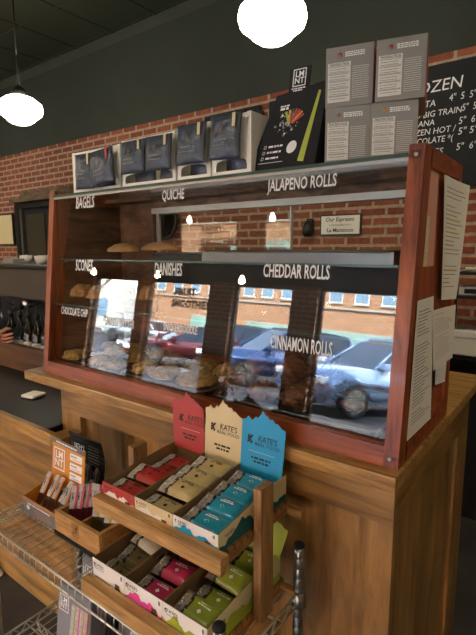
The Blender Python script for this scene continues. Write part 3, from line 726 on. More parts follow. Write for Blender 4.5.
def bag_mesh(w_, h_, seed):
    b = MB(); nx, nz = 14, 16; g = {}
    for s_ in (0, 1):
        for j in range(nz+1):
            for i in range(nx+1):
                u, v = i/nx, j/nz; x = (u-.5)*w_*(1-.05*math.sin(v*PI)); z = v*h_
                bulge = .013*math.sin(u*PI)**.5*math.sin(min(1, v*1.05)*PI)**.6 if 0 < v < 1 else 0
                nzs = noise.noise(Vector((u*4, v*5, seed)))*.006*math.sin(u*PI)*math.sin(v*PI)
                y = -(bulge+nzs)-.002 if s_ == 0 else bulge*.7+.002
                g[s_, i, j] = b.bm.verts.new((x, y, z))
    fs = []
    for s_ in (0, 1):
        for j in range(nz):
            for i in range(nx):
                q = [g[s_, i, j], g[s_, i+1, j], g[s_, i+1, j+1], g[s_, i, j+1]]; fs.append(b.bm.faces.new(q if s_ == 0 else q[::-1]))
    for j in range(nz): fs.append(b.bm.faces.new([g[0, 0, j], g[0, 0, j+1], g[1, 0, j+1], g[1, 0, j]])); fs.append(b.bm.faces.new([g[0, nx, j+1], g[0, nx, j], g[1, nx, j], g[1, nx, j+1]]))
    for i in range(nx): fs.append(b.bm.faces.new([g[0, i, nz], g[0, i+1, nz], g[1, i+1, nz], g[1, i, nz]])); fs.append(b.bm.faces.new([g[0, i+1, 0], g[0, i, 0], g[1, i, 0], g[1, i+1, 0]]))
    b.faces(fs, M['foil'], True); return b
def bag(label, x, z, w_, h_, seed, lean=0, roll=0, y=.058, strip='paper_cream', front=True):
    t = thing('coffee_bag', label, 'coffee bag', (x, y, z), (R(-3+lean), R(roll), 0), 'black coffee bags on the case')
    bag_mesh(w_, h_, seed).build('pouch', t)
    if front:
        yy = -.0175
        b = MB(); quad(b, (w_*.34, -.0125, h_*.82), X, Z, .010, h_*.30, M[strip]); b.build('seal_strip', t, normals=False)
        b = MB(); dashes(b, (0, yy-.0015, h_*.40), X, Z, w_*.38, .0045, M['bag_ink'], seed); dashes(b, (0, yy-.0015, h_*.28), X, Z, w_*.5, .0025, M['bag_ink'], seed+3); b.build('print', t, normals=False)
        b = MB()
        for k in range(5): poly(b, (0, yy-.001, h_*.62), X, Z, [(.006*math.cos(a_)-.0, .009*math.sin(a_)) for a_ in (k*2*PI/5, k*2*PI/5+.25, k*2*PI/5+.4)]+[(0, 0)], M['copper'])
        b.build('emblem', t, normals=False)
    return t
bin_('white plastic bin at the left end of the case top, holding two bags', -1.222, -.960, .140)
bin_('white plastic bin second from the left, between two leaning coffee bags pairs', -.952, -.712, .145)
bin_('narrow white plastic bin with a single coffee bag, third from the left', -.705, -.578, .150)
bin_('white plastic bin beside the black display box, rightmost of the four', -.572, -.440, .155)
bag('black coffee bag at the far left of the case top', -1.125, TZ+.008, .100, .116, 1, 2, 1, y=.062)
bag('black coffee bag with a red seal strip leaning slightly right, second from left', -1.020, TZ+.012, .124, .114, 2, 2, -5, strip='card_red')
bag('black coffee bag third from the left, in front of the wide second bin', -.872, TZ+.036, .110, .098, 3, 0, 0)
bag('black coffee bag fourth from the left, at the right half of the second bin', -.760, TZ+.034, .110, .100, 4, 0, 1)
bag('black coffee bag alone on the narrow third bin', -.630, TZ+.038, .110, .108, 5, 0, 1)
bag('black coffee bag on the rightmost bin beside the black display box', -.510, TZ+.038, .104, .115, 6, 0, 2)
for i, (x, lb) in enumerate(((-1.09, 'black bag lying inside the leftmost bin'), (-.89, 'black bag showing through the left of the second bin window'), (-.77, 'black bag showing through the right of the second bin window'), (-.642, 'black bag showing through the window of the narrow bin'), (-.506, 'black bag showing through the window of the rightmost bin'))):
    bag(lb, x, TZ+.006, .10, .12, 10+i, 0, 0, y=.125, front=False)

# black drink mix display box with a tilted face
db = thing('display_box', 'tall black drink mix display box with coloured sticks printed on its face', 'display box', (-.350, .10, TZ), (0, 0, R(0)))
dw, dh, sk = .165, .205, .0
b = MB()
lean = .035
prof = [(0, 0), (.075, 0), (.11, dh), (lean, dh)]
# outline sheared: foot is to the left of the head, as the box leans
b.prism([(-.112, 0, 0), (.085, 0, 0), (.10, lean, dh), (-.045, lean, dh-.012)], (0, .075, 0), M['matte_black']); b.build('carton', db)
fu = Vector((.045, lean, dh-.006)).normalized(); fr_ = X
def dp_(u_, v_): return Vector((-.015+u_, -.0008, 0))+fu*v_
b = MB(); poly(b, dp_(.052, .095), X, fu, [(-.006, -.075), (.012, -.078), (.005, .095), (-.002, .097)], M['card_green']); b.build('lime_stripe', db, normals=False)
b = MB(); rr = random.Random(2)
for k in range(60):
    a = rr.uniform(0, 2*PI); d_ = rr.uniform(.0, .042); s_ = rr.uniform(.0015, .004)
    poly(b, dp_(-.018, .12)+Vector((0, -.0003, 0)), X, fu, [(d_*math.cos(a)*.8+s_*math.cos(q), d_*math.sin(a)*.8+s_*math.sin(q)) for q in (0, 1.6, 3.1, 4.7)], M['bag_ink'] if k % 3 else M['chalk'])
for k in range(14):
    a = 2*PI*k/14; poly(b, dp_(.018, .058)+Vector((0, -.0004, 0)), X, fu, [(0, 0), (.014*math.cos(a), .016*math.sin(a)), (.014*math.cos(a+.46), .016*math.sin(a+.46))], M['chalk'])
b.build('splash_print', db, normals=False)
b = MB()
for k, c in enumerate(('card_green', 'card_orange', 'card_teal', 'card_red', 'card_red', 'card_orange', 'card_red')):
    a = R(118-k*14); d_ = Vector((math.cos(a), math.sin(a))); n_ = Vector((-d_.y, d_.x))*.0028; c0 = Vector((0, 0))+d_*.008; c1 = d_*.042
    poly(b, dp_(-.008, .115)+Vector((0, -.0008, 0)), X, fu, [tuple(c0-n_), tuple(c1-n_), tuple(c1+n_), tuple(c0+n_)], M[c])
b.build('printed_sticks', db, normals=False)
hd = MB(); hd.box((-.028, .004, -.006), (.030, .007, .058), M['matte_black'])
hd = hd.build('header', db, (.018, lean-.005, dh+.0-.012), (R(-6), R(2), 0))
b = MB(); logo_square(b, (.001, .003, .033), X, Z, .040, M['white_ink']); b.build('emblem', hd, normals=False)
b = MB(); dashes(b, (.001, .003, .007), X, Z, .04, .003, M['white_ink'], 1); dashes(b, (.001, .003, .002), X, Z, .03, .003, M['white_ink'], 2); b.build('print', hd, normals=False)
b = MB()
for k, v_ in enumerate((.066, .051, .036)):
    dashes(b, dp_(-.032, v_), X, fu, .042, .005, M['white_ink'], k); ring_quad(b, dp_(-.063, v_), X, fu, .006, .007, .001, M['white_ink'])
dashes(b, dp_(-.035, .168), X, fu, .03, .004, M['white_ink'], 5); dashes(b, dp_(-.035, .161), X, fu, .026, .006, M['white_ink'], 6)
b.build('print', db, normals=False)
b = MB(); quad(b, dp_(-.035, .024), X, fu, .075, .0012, M['white_ink']); b.build('rule_line', db, normals=False)

# grey cartons with nutrition panels, stacked two by two
def carton(label, x, z, w_, h_, rz, accent, seed):
    t = thing('grey_carton', label, 'carton', (x, .10, z), (0, 0, rz), 'grey cartons stacked on the case')
    b = MB(); b.box((0, 0, 0), (w_, .155, h_), M['gray_box'], bev=.0008); b.build('box', t)
    b = MB(); b.box((w_+.0002, .002, .002), (w_+.0008, .153, h_-.002), M[accent]); b.box((.001, .002, h_), (w_-.001, .153, h_+.0006), M[accent]); b.build('coloured_side', t)
    b = MB(); quad(b, (w_*.29, -.0006, h_*.41), X, Z, w_*.48, h_*.66, M['label_paper']); b.build('nutrition_panel', t, normals=False)
    it = [('Nutrition Facts', (w_*.29, -.0010, h_*.715), X, Z, h_*.040, .95, .01)]
    lettering(it, M['dark_ink'], t)
    b = MB()
    for k in range(14): dashes(b, (w_*(.27 if k % 3 else .29), -.0010, h_*(.668-.041*k)), X, Z, w_*(.36 if k % 3 else .43), h_*.011, M['grey_ink'], seed*20+k)
    for k in range(5): quad(b, (w_*.29, -.0010, h_*(.69-.125*k)), X, Z, w_*.44, h_*.005, M['dark_ink'])
    for k in range(3): dashes(b, (w_*.62, -.0008, h_*(.89-.03*k)), X, Z, w_*.42, h_*.018, M['white_ink'], seed+k)
    for k in range(16): dashes(b, (w_*.74, -.0008, h_*(.64-.034*k)), X, Z, w_*.34, h_*.010, M['label_paper'], seed+k+5)
    b.build('print', t, normals=False)
    b = MB(); b.lathe([(0, -.001), (h_*.033, -.001), (h_*.033, 0)], M[accent], 16, at=(w_*.30, 0, h_*.865), axis='Y'); b.build('round_mark', t)
c1 = 'card_red'
carton('lower left grey nutrition carton in the two by two stack', -.238, TZ, .102, .128, R(17), 'copper', 1)
carton('upper left grey nutrition carton with a red round mark', -.240, TZ+.1287, .107, .130, R(15), 'card_red', 2)
carton('lower right grey nutrition carton, next to the case corner post', -.128, TZ, .098, .120, R(17), 'card_orange', 3)
carton('upper right grey nutrition carton, highest of the four', -.120, TZ+.1208, .102, .126, R(15), 'card_red', 4)

# ================================================================== BACK WALL THINGS
WBY = RY1
mb_ = thing('menu_board', 'large black chalk menu board with the FROZEN list on the brick wall', 'menu board', (-.7, WBY-.03, 2.3))
def rel(t, p): return (p[0]-t.location.x, p[1]-t.location.y, p[2]-t.location.z)
b = MB(); b.box((-1.18, -.005, -.37), (2.2, .028, .40), M['matte_black'], bev=.004); b.build('board', mb_)
for s_, x1_, z_, w_, h_ in (('FROZEN', -.446, 2.565, .37, .085), ('MANITA', -.598, 2.465, .20, .048), ('4"  5  5"', -.36, 2.480, .155, .05), ('BLENDED BIG TRAIN', -.439, 2.400, .46, .045), ('5"  5"', -.34, 2.408, .095, .05),
    ('BANANA', -.598, 2.347, .20, .043), ('5"  6"', -.34, 2.332, .11, .05), ('FROZEN HOT /', -.470, 2.292, .34, .045), ('5" 5"', -.34, 2.268, .11, .05), ('CHOCOLATE *(', -.480, 2.236, .33, .045), ('5"  6"', -.34, 2.175, .115, .05), ('SHAKES', -.535, 2.162, .20, .045),
    ('4"', -1.40, 2.44, .05, .045), ('5"', -1.40, 2.37, .05, .045), ('6"', -1.40, 2.31, .05, .045), ('4"  4"', -1.38, 2.21, .10, .045), ('5"', -1.40, 2.13, .05, .045)):
    lettering([(s_, rel(mb_, (x1_-w_/2, WBY-.037, z_)), X, Z, h_*.85, fit(s_, h_*.85, w_), 0, .12)], M['chalk'], mb_)
eb = thing('menu_board', 'second black chalk menu board, mostly hidden behind the coffee bags', 'menu board', (-2.28, WBY-.03, 2.55))
MB().box((-.28, -.005, -.5), (.31, .028, .145), M['matte_black'], bev=.004).build('board', eb)
lettering([('ESPRESSO', (0.08, -.007, .075), X, Z, .062, .9, .004, .1)], M['chalk'], eb)
MB().box((.20, -.03, .01), (.35, -.006, .09), M['black']).build('corner_bracket', eb)
pf = thing('framed_notice', 'pale framed notice hanging on the brick wall at the left edge', 'picture', (-6.2, WBY-.02, 1.8))
MB().box((-.205, -.012, -.215), (.205, .018, .215), M['dark_steel'], bev=.003).build('frame', pf)
MB().box((-.185, -.015, -.195), (.185, -.011, .195), M['paper_cream']).build('print', pf)
ck = thing('wall_clock', 'round wall clock on the brick, seen through the case beside the window reflection', 'clock', (-3.07, WBY-.045, 1.80), (R(90), 0, 0))
MB().lathe([(0, 0), (.165, 0), (.175, .012), (.172, .035), (.158, .04), (.155, .025), (0, .025)], M['dark_steel'], 40).build('case', ck)
f = MB().lathe([(0, .027), (.154, .027)], M['card_white'], 40).build('face', ck)
b = MB()
for k in range(12): a = R(30*k); quad(b, (.13*math.sin(a), .13*math.cos(a), .029), (math.cos(a), -math.sin(a), 0), (math.sin(a), math.cos(a), 0), .008, .025, M['black'])
b.build('hour_mark', f, normals=False)
b = MB(); quad(b, (.0, .04, .031), X, Y, .008, .09, M['black']); b.build('hour_hand', f, normals=False)
b = MB(); quad(b, (-.02, .055, .032), (1, .35, 0), (-.35, 1, 0), .006, .12, M['black']); b.build('minute_hand', f, normals=False)
sg = thing('espresso_sign', 'small cream sign reading Our Espresso, seen through the case on the brick', 'sign', (-1.245, WBY-.012, 1.715))
MB().box((-.165, -.006, -.078), (.165, .012, .078), M['dark_steel']).build('frame', sg)
MB().box((-.155, -.009, -.068), (.155, -.005, .068), M['paper']).build('face', sg)
lettering([('Our Espresso', (0, -.010, .040), X, Z, .030, 1, .015, .2), ('is handcrafted on a', (0, -.010, .0), X, Z, .016, 1), ('La Marzocco', (0, -.010, -.040), X, Z, .028, 1.05, .02)], M['dark_ink'], sg)
sl = thing('wall_sconce', 'small dark wall lamp on the brick left of the espresso sign', 'lamp', (-1.50, WBY-.05, 1.68))
MB().lathe([(.02, .07), (.045, .03), (.05, -.02), (.03, -.05)], M['dark_steel'], 16).build('shade', sl)
MB().box((-.025, .02, -.03), (.025, .048, .09), M['dark_steel']).build('wall_plate', sl)

# ================================================================== ESPRESSO MACHINE AND BOTTLES
M['machine_steel'] = plain('machine_steel', '#5d5348', .35, .9)
em = thing('espresso_machine', 'steel espresso machine behind the lower counter at the left', 'espresso machine', (-2.25, .75, .9))
b = MB(); b.box((-.95, -.22, .34), (.50, .22, .535), M['machine_steel'], bev=.012); b.build('body', em)
b = MB(); b.box((-.97, -.235, .53), (.52, .235, .552), M['dark_steel'], bev=.006); b.build('cup_rail', em)
b = MB(); b.box((-.93, -.05, .06), (.48, .20, .34), M['matte_black']); b.build('back_plate', em)
b = MB(); b.box((-.95, -.22, 0), (.50, .24, .06), M['dark_steel'], bev=.008); b.build('drip_tray', em)
for xx in (-.34, 0, .34):
    g = MB().lathe([(.035, .34), (.038, .29), (.034, .27), (0, .27)], M['chrome'], 20, at=(xx, -.12, 0)).build('group_head', em)
    MB().tube([(xx, -.13, .28), (xx+.01, -.235, .26)], .012, M['rubber'], 8).build('portafilter_handle', g)
for xx in (-.5, .46): MB().tube([(xx, -.2, .33), (xx+.01, -.22, .22), (xx+.01, -.20, .12)], .006, M['chrome'], 8).build('steam_wand', em)
b = MB(); b.box((.12, -.224, .465), (.36, -.2205, .505), M['label_paper']); sn = b.build('badge', em)
b = MB()
for k in range(7): quad(b, (.15+.03*k, -.2255, .485), X, Z, .016, .013, M['dark_ink'])
b.build('badge_print', sn, normals=False)
cup = thing('espresso_cup', 'white espresso cup stored on top of the machine, leftmost', 'cup', (-2.72, .72, 1.4525), group='cups on the espresso machine')
MB().lathe([(0, .0), (.022, 0), (.034, .03), (.036, .05), (.033, .05), (.03, .03), (0, .01)], M['card_white'], 20).build('bowl', cup)
MB().tube([(.034, 0, .04), (.052, 0, .035), (.05, 0, .018), (.03, 0, .015)], .004, M['card_white'], 6).build('handle', cup)
for i, (x, y) in enumerate(((-2.63, .66), (-2.52, .72), (-2.42, .64), (-2.33, .74), (-2.22, .66), (-2.10, .72))):
    copy_tree(cup, label='white espresso cup on the machine top, %s from the left' % ['second', 'third', 'fourth', 'fifth', 'sixth', 'last'][i], loc=(x, y, 1.4525), rot=(0, 0, i*1.1))
tw = thing('folded_towel', 'grey folded bar towel on the left of the machine top', 'towel', (-2.66, .60, 1.4525))
MB().box((-.07, -.045, 0), (.07, .045, .018), M['bag_ink'], bev=.006).box((-.065, -.04, .018), (.06, .04, .032), M['bag_ink'], bev=.006).build('towel', tw)
bt_ = thing('syrup_bottle', 'dark syrup bottle with a white label before the espresso machine, leftmost', 'bottle', (-2.36, .40, .9), group='syrup bottles by the espresso machine')
MB().lathe([(0, 0), (.034, .0), (.036, .01), (.036, .17), (.030, .20), (.014, .235), (.013, .28), (0, .28)], plain('dark_bottle', '#17110d', .12), 24).build('glass_body', bt_)
MB().lathe([(.0368, .06), (.0368, .14)], M['label_paper'], 24).build('label_band', bt_)
b = MB(); b.lathe([(.015, .27), (.015, .295), (.006, .30), (.005, .34)], M['black'], 12); b.tube([(0, 0, .335), (.03, 0, .345), (.045, 0, .33)], .005, M['black'], 6); b.build('pump', bt_)
for i, (x, y) in enumerate(((-2.26, .40), (-2.17, .40), (-2.08, .40), (-1.99, .40), (-1.90, .40))):
    copy_tree(bt_, label='dark syrup bottle before the espresso machine, %s from the left' % ['second', 'third', 'fourth', 'fifth', 'rightmost'][i], loc=(x, y, .9), rot=(0, 0, i*.7))

# ------------------------------------------------------------------ hand with phone
def skin(name, verts, edges, radii, m, parent, sub=2):
    me = bpy.data.meshes.new(name); me.from_pydata([Vector(v) for v in verts], edges, []); o = bpy.data.objects.new(name, me); COL.objects.link(o)
    sk_ = o.modifiers.new('s', 'SKIN'); 
    for i, r_ in enumerate(radii): me.skin_vertices[0].data[i].radius = (r_, r_) if not isinstance(r_, tuple) else r_
    me.skin_vertices[0].data[0].use_root = True
    su = o.modifiers.new('u', 'SUBSURF'); su.levels = su.render_levels = sub
    dg = bpy.context.evaluated_depsgraph_get(); dg.update()
    me2 = bpy.data.meshes.new_from_object(o.evaluated_get(dg)); bpy.data.objects.remove(o)
    for p in me2.polygons: p.use_smooth = True
    me2.materials.clear(); me2.materials.append(m)
    for p in me2.polygons: p.material_index = 0
    o = bpy.data.objects.new(name, me2); COL.objects.link(o); o.parent = parent; return o
hp = thing('person', 'person reaching in at the left edge, only a hand holding a dark phone in view', 'person', (-2.39, .33, 1.035))
V_ = [(0, 0, 0), (-.10, .02, -.005), (-.30, .06, -.02), (-.42, .08, -.02), (.045, -.004, .004), (.09, -.006, .008)]
E_ = [(0, 1), (1, 2), (2, 3), (0, 4), (4, 5)]
Rr = [.026, .03, .042, .046, (.040, .020), (.040, .017)]
def add_chain(root, pts, r0, r1):
    prev = root
    for i, p in enumerate(pts):
        V_.append(p); E_.append((prev, len(V_)-1)); Rr.append(r0+(r1-r0)*i/max(1, len(pts)-1)); prev = len(V_)-1
palm = skin('arm_and_palm', V_, E_, Rr, M['skin'], hp)
for i, (yy, zz, L_) in enumerate(((-.018, .034, .9), (-.020, .014, 1.0), (-.020, -.006, .95), (-.016, -.024, .78))):
    pts = [(.075, yy*.5, zz), (.11, yy, zz+.002), (.11+.034*L_, yy-.002, zz+.006), (.11+.055*L_, yy+.010, zz+.012), (.11+.066*L_, yy+.024, zz+.016)]
    skin('finger', pts, [(0, 1), (1, 2), (2, 3), (3, 4)], [.0095, .0092, .0085, .008, .0065], M['skin'], hp, 2)
skin('thumb', [(.02, .002, .026), (.05, .004, .05), (.085, .012, .066), (.115, .022, .070)], [(0, 1), (1, 2), (2, 3)], [.014, .0125, .010, .008], M['skin'], hp, 2)
skin('sleeve', [(-.30, .06, -.02), (-.45, .09, -.025), (-.80, .12, -.02)], [(0, 1), (1, 2)], [.052, .062, .08], M['sleeve'], hp, 1)
ph = thing('phone', 'dark phone held in the hand at the left edge', 'phone', (-2.255, .355, 1.080), (R(52), R(-14), R(14)))
MB().box((-.072, -.036, -.004), (.072, .036, .004), M['black'], bev=.003).build('body', ph)
MB().box((-.068, -.033, .004), (.068, .033, .0045), M['car_glass']).build('screen', ph)

# ------------------------------------------------------------------ dark back bar seen through the case
bb = thing('back_bar_shelf', 'dark back bar panel and shelf below the brick, behind the case', 'shelf', (-1.9, 2.3, .94))
MB().box((-1.75, .04, 0), (1.35, .098, .50), M['matte_black']).build('back_panel', bb)
MB().box((-1.75, -.14, .40), (1.35, .04, .42), M['dark_steel']).build('ledge', bb)
jb = thing('jar', 'dark jar with a red lid on the back bar shelf, leftmost', 'jar', (-3.4, 2.24, 1.36), group='jars on the back bar shelf')
MB().lathe([(0, 0), (.04, 0), (.042, .01), (.042, .09), (.03, .11), (0, .11)], plain('dark_jar', '#2a201a', .2), 20).build('body', jb)
MB().lathe([(.032, .108), (.033, .13), (0, .132)], M['card_red'], 20).build('lid', jb)
for i in range(22): copy_tree(jb, label='dark jar with a red lid on the back bar shelf, behind the case glass', loc=(-3.25+.125*i, 2.24+.01*(i % 3), 1.36))
jb['label'] = 'dark jar with a red lid on the back bar shelf, behind the case glass'

# ------------------------------------------------------------------ right background
sh = thing('desk_organizer', 'black shelf unit on the back worktop, right of the case', 'shelf', (-.02, 1.95, .94))
b = MB()
for z_ in (.0, .33, .46): b.box((-.33, -.15, z_), (.5, .17, z_+.016), M['black'])
b.box((-.33, -.15, .016), (-.318, .17, .46), M['black']); b.box((.488, -.15, .016), (.5, .17, .46), M['black']); b.build('frame', sh)
nb = thing('paper_stack', 'loose stack of pale papers in the black tray at the right edge', 'paper', (-.16, 1.95, 1.417))
for k in range(5): MB().box((-.11, -.10, .003*k), (.11, .10, .003*k+.0025), M['paper']).build('sheet', nb, rot=(0, 0, R(k*5-8)))
cb = thing('napkin_box', 'black box of napkins on top of the shelf unit', 'box', (.05, 1.97, 1.417))
MB().box((.06, -.1, 0), (.30, .12, .16), M['black'], bev=.006).build('box', cb)
MB().box((.09, -.07, .16), (.27, .09, .175), M['card_white'], bev=.002).build('napkins', cb)
rt = thing('label_printer', 'white and black receipt printer under the shelf at the right edge', 'printer', (-.16, 1.93, 1.287))
MB().box((-.12, -.09, 0), (.13, .12, .045), M['label_paper'], bev=.006).build('body', rt); MB().box((-.09, -.094, .01), (.10, -.089, .035), M['black']).build('slot', rt)
bx = thing('paper_ream', 'white box of paper standing on the back worktop at the right', 'box', (-.13, 1.93, .957))
MB().box((-.17, -.12, 0), (.20, .12, .13), M['paper'], bev=.003).build('carton', bx); MB().box((-.172, -.124, .10), (.202, .124, .135), M['card_white'], bev=.002).build('lid', bx)

# ================================================================== WIRE SHELVING RACK
SX0, SX1, SY0, SY1, SZ = -1.10, -.197, -.372, -.052, .742
rk = thing('wire_rack', 'chrome wire shelving rack standing before the counter', 'shelving rack', (-.65, -.2, 0))
def rp(b, name, parent=rk, **k):
    o = b.build(name, parent, **k)
    if parent == rk: o.location = -Vector(rk.location)
    return o
for (px, py) in ((SX0+.012, SY0+.012), (SX0+.012, SY1-.012), (SX1-.0, SY0+.012), (SX1-.0, SY1-.012)):
    b = MB(); top_ = SZ+.118
    prof = [(.0125, .02)]; z_ = .045
    while z_ < top_-.01: prof += [(.0125, z_), (.0120, z_+.0008), (.0120, z_+.0018), (.0125, z_+.0026)]; z_ += .0254
    prof += [(.0125, top_)]
    b.lathe(prof, M['chrome'], 16, at=(px, py, 0)); p_ = rp(b, 'post')
    rp(MB().lathe([(.0105, top_), (.0128, top_+.001), (.0128, top_+.007), (.008, top_+.011), (0, top_+.011)], M['rubber'], 16, at=(px, py, 0)), 'post_cap', p_)
    rp(MB().lathe([(0, 0), (.018, 0), (.018, .008), (.008, .02), (.008, .03)], M['rubber'], 16, at=(px, py, 0)), 'foot', p_)
def shelf(z, name='wire_shelf', x0=SX0, x1=SX1):
    b = MB(); n = int((x1-x0-.04)/.029)
    for i in range(n+1):
        x = x0+.03+(x1-x0-.06)*i/n
        b.tube([(x, SY1-.004, z-.002), (x, SY0+.006, z-.002), (x, SY0-.001, z-.006), (x, SY0-.002, z-.034)], .0018, M['wire'], 5)
    for y_ in (SY0+.105, SY0+.21): b.tube([(x0, y_, z-.006), (x1, y_, z-.006)], .0028, M['wire'], 6)
    s = rp(b, name)
    def truss(a, c, nm, n_=None):
        a, c = Vector(a), Vector(c); b = MB(); L_ = (c-a).length; n_ = n_ or int(L_/.024); dn = Vector((0, 0, -.028))
        b.tube([a, c], .0032, M['wire'], 6); b.tube([a+dn, c+dn], .0032, M['wire'], 6)
        pts = [a.lerp(c, i/n_)+(dn if i % 2 else Vector((0, 0, 0))) for i in range(n_+1)]
        b.tube(pts, .0028, M['wire'], 5); rp(b, nm, s)
    truss((x0+.02, SY0+.130, z-.007), (x1-.01, SY0+.130, z-.007), 'middle_truss')
    b = MB(); b.tube([(x0+.01, SY0, z), (x1-.01, SY0, z)], .003, M['wire'], 6); b.tube([(x0+.01, SY0, z-.034), (x1-.01, SY0, z-.034)], .003, M['wire'], 6); rp(b, 'front_rods', s)
    truss((x0+.01, SY1, z), (x1-.01, SY1, z), 'rear_truss'); truss((x0, SY0+.01, z), (x0, SY1-.01, z), 'end_truss'); truss((x1, SY0+.01, z), (x1, SY1-.01, z), 'end_truss')
    for (px, py) in ((SX0+.012, SY0+.012), (SX0+.012, SY1-.012), (SX1, SY0+.012), (SX1, SY1-.012)):
        rp(MB().lathe([(.0128, z+.006), (.0165, z+.005), (.0175, z-.02), (.018, z-.034), (.0135, z-.036)], M['chrome'], 16, at=(px, py, 0)), 'collar', s)
shelf(SZ); shelf(.33); shelf(.10)

# ================================================================== WOODEN TWO TIER STAND
ST = thing('display_stand', 'two tier wooden display stand holding snack bar boxes', 'display stand', (-.42, -.2, SZ))
def sp_(b, name, parent=ST):
    o = b.build(name, parent)
    if parent == ST: o.location = -Vector(ST.location)
    return o
SL, SR = -.632, -.214
def tier(zf, yf, yb, zlip, nm):
    """slats across, a lip board in front, a rail behind"""
    n = int((yb-yf)/.021)
    for i in range(n):
        y_ = yf+.004+(yb-yf)*i/n
        sp_(MB().box((SL+.022, y_, zf-.010), (SR-.024, y_+.0155, zf), M['oak_y']), 'slat')
    sp_(MB().box((SL+.022, yf-.026, zlip-.034), (SR-.004, yf, zlip), M['oak'], bev=.0012), 'lip_board')
    for xx in (SL+.022, SR-.038): sp_(MB().box((xx, yf, zf-.026), (xx+.014, yb, zf-.010), M['oak_y']), 'bearer')
    sp_(MB().box((SL-.006, yb-.018, zf-.030), (SR+.014, yb, zf-.012), M['oak']), 'rear_rail')
UF, LF = .952, .762
tier(UF, -.302, -.035, .967, 'upper'); tier(LF, -.345, -.062, .778, 'lower')
for xx in (SL, SR-.02):
    p_ = sp_(MB().box((xx, -.198, SZ+.001), (xx+.02, -.150, 1.052 if xx > -.5 else 1.04), M['oak_z'], bev=.0012), 'upright')
    for z_ in (UF-.018, ):
        q = MB(); q.lathe([(.0045, 0), (.004, .0015), (0, .002)], M['steel'], 12, axis='X'); q = q.build('screw', p_, (xx+.02, -.172, z_+.0))
for xx in (SL+.022, SR-.038): sp_(MB().box((xx, -.34, SZ+.001), (xx+.016, -.065, LF-.026), M['oak_y']), 'skid')

# ------------------------------------------------------------------ snack bars and their boxes
def bar_proto(name, main, photo, textm):
    """pillow wrapped bar: length along x, thickness up"""
    t = thing(name, 'x', 'snack bar'); L_, Wd, H_ = .110, .058, .0125
    b = MB(); nx, ny = 26, 8; mains = (photo, M['foil_black'], main, M['silver'])
    g = {}
    for s_ in (1, -1):
        for i in range(nx+1):
            for j in range(ny+1):
                u, v = i/nx*2-1, j/ny*2-1; e = max(0, 1-abs(u)**7)*max(0, 1-abs(v)**4)**.7
                e *= 1 if abs(u) < .88 else max(0, (1-abs(u))/.12)**.6
                n_ = noise.noise(Vector((u*3, v*3, sum(map(ord, main.name)) % 7)))*.0030
                zz = (H_*e+n_*e+.0004)*s_+ (.0012*math.sin(v*9) if abs(u) > .93 else 0)
                g[s_, i, j] = b.bm.verts.new((u*L_/2, v*Wd/2*(1-.04*(abs(u) < .85)), zz))
    for s_ in (1, -1):
        for i in range(nx):
            for j in range(ny):
                u = (i+.5)/nx; cut = .27+.05*math.sin((j+.5)/ny*PI)
                m = mains[3] if (i < 1 or i > nx-2) else mains[0] if u < cut-.03 else mains[1] if u < cut+.02 else mains[2]
                q = [g[s_, i, j], g[s_, i+1, j], g[s_, i+1, j+1], g[s_, i, j+1]]
                b.faces([b.bm.faces.new(q if s_ == 1 else q[::-1])], m, True)
    b.build('wrapper', t, normals=False)
    b = MB(); zt_ = H_+.0012
    poly(b, (.010, -.004, zt_), X, Y, [(0, -.0055), (.006, 0), (0, .0055), (-.006, 0)], textm)
    dashes(b, (.014, .010, zt_-.0003), X, Y, .036, .0028, textm, 1); dashes(b, (.014, .0145, zt_-.0006), X, Y, .026, .0022, textm, 2)
    for k in range(3): ring_quad(b, (.037, -.010+.009*k, zt_-.0028), X, Y, .005, .005, .001, textm)
    b.build('wrapper_print', t, normals=False)
    b = MB(); b.mesh(text_mesh("KATE'S", .03), plane_mat((-.038, 0, zt_-.0022), Y, -X, .009, .012), M['card_white']); b.build('lettering', t, normals=False)
    return t
M['foil_black'] = plain('black_wrapper_band', '#181418', .35); M['silver'] = plain('crimped_end', '#8f8a86', .4, .4)
ph_ = plain('granola_picture', '#8f8378', .45, var=.6, scale=90)
ph2 = plain('pale_granola_picture', '#b8b0a5', .45, var=.45, scale=90)
BARS = dict(red=bar_proto('snack_bar', plain('red_wrapper', '#b23028', .32, coat=.2), ph2, M['dark_ink']), cream=bar_proto('snack_bar', plain('tan_wrapper', '#cbb47a', .35, coat=.2), ph2, M['dark_ink']),
            blue=bar_proto('snack_bar', plain('teal_wrapper', '#2596b4', .3, coat=.3), ph_, M['white_ink']), white=bar_proto('snack_bar', plain('ivory_wrapper', '#c9bfa6', .35, coat=.2), ph2, M['dark_ink']),
            gold=bar_proto('snack_bar', plain('dull_gold_wrapper', '#6d5a34', .38, coat=.2), ph_, M['dark_ink']), pink=bar_proto('snack_bar', plain('raspberry_wrapper', '#c0345f', .3, coat=.3), ph_, M['white_ink']),
            green=bar_proto('snack_bar', plain('olive_green_wrapper', '#93a235', .32, coat=.3), ph_, M['white_ink']))
used = set()
NAMEC = dict(red='red', cream='tan', blue='teal', white='ivory', gold='dull gold', pink='raspberry pink', green='olive green')
def put_bar(c, x, y, z, where, rx=14, ry=0, rz=0):
    z += .003; lb = '%s wrapped snack bar, %s' % (NAMEC[c], where); rot = (R(rx), R(ry), R(rz)); p = BARS[c]
    if c not in used:
        used.add(c); p.location = (x, y, z); p.rotation_euler = rot; p['label'] = lb; p['group'] = 'snack bars in the display boxes'; return p
    o = copy_tree(p, label=lb, loc=(x, y, z), rot=rot); return o
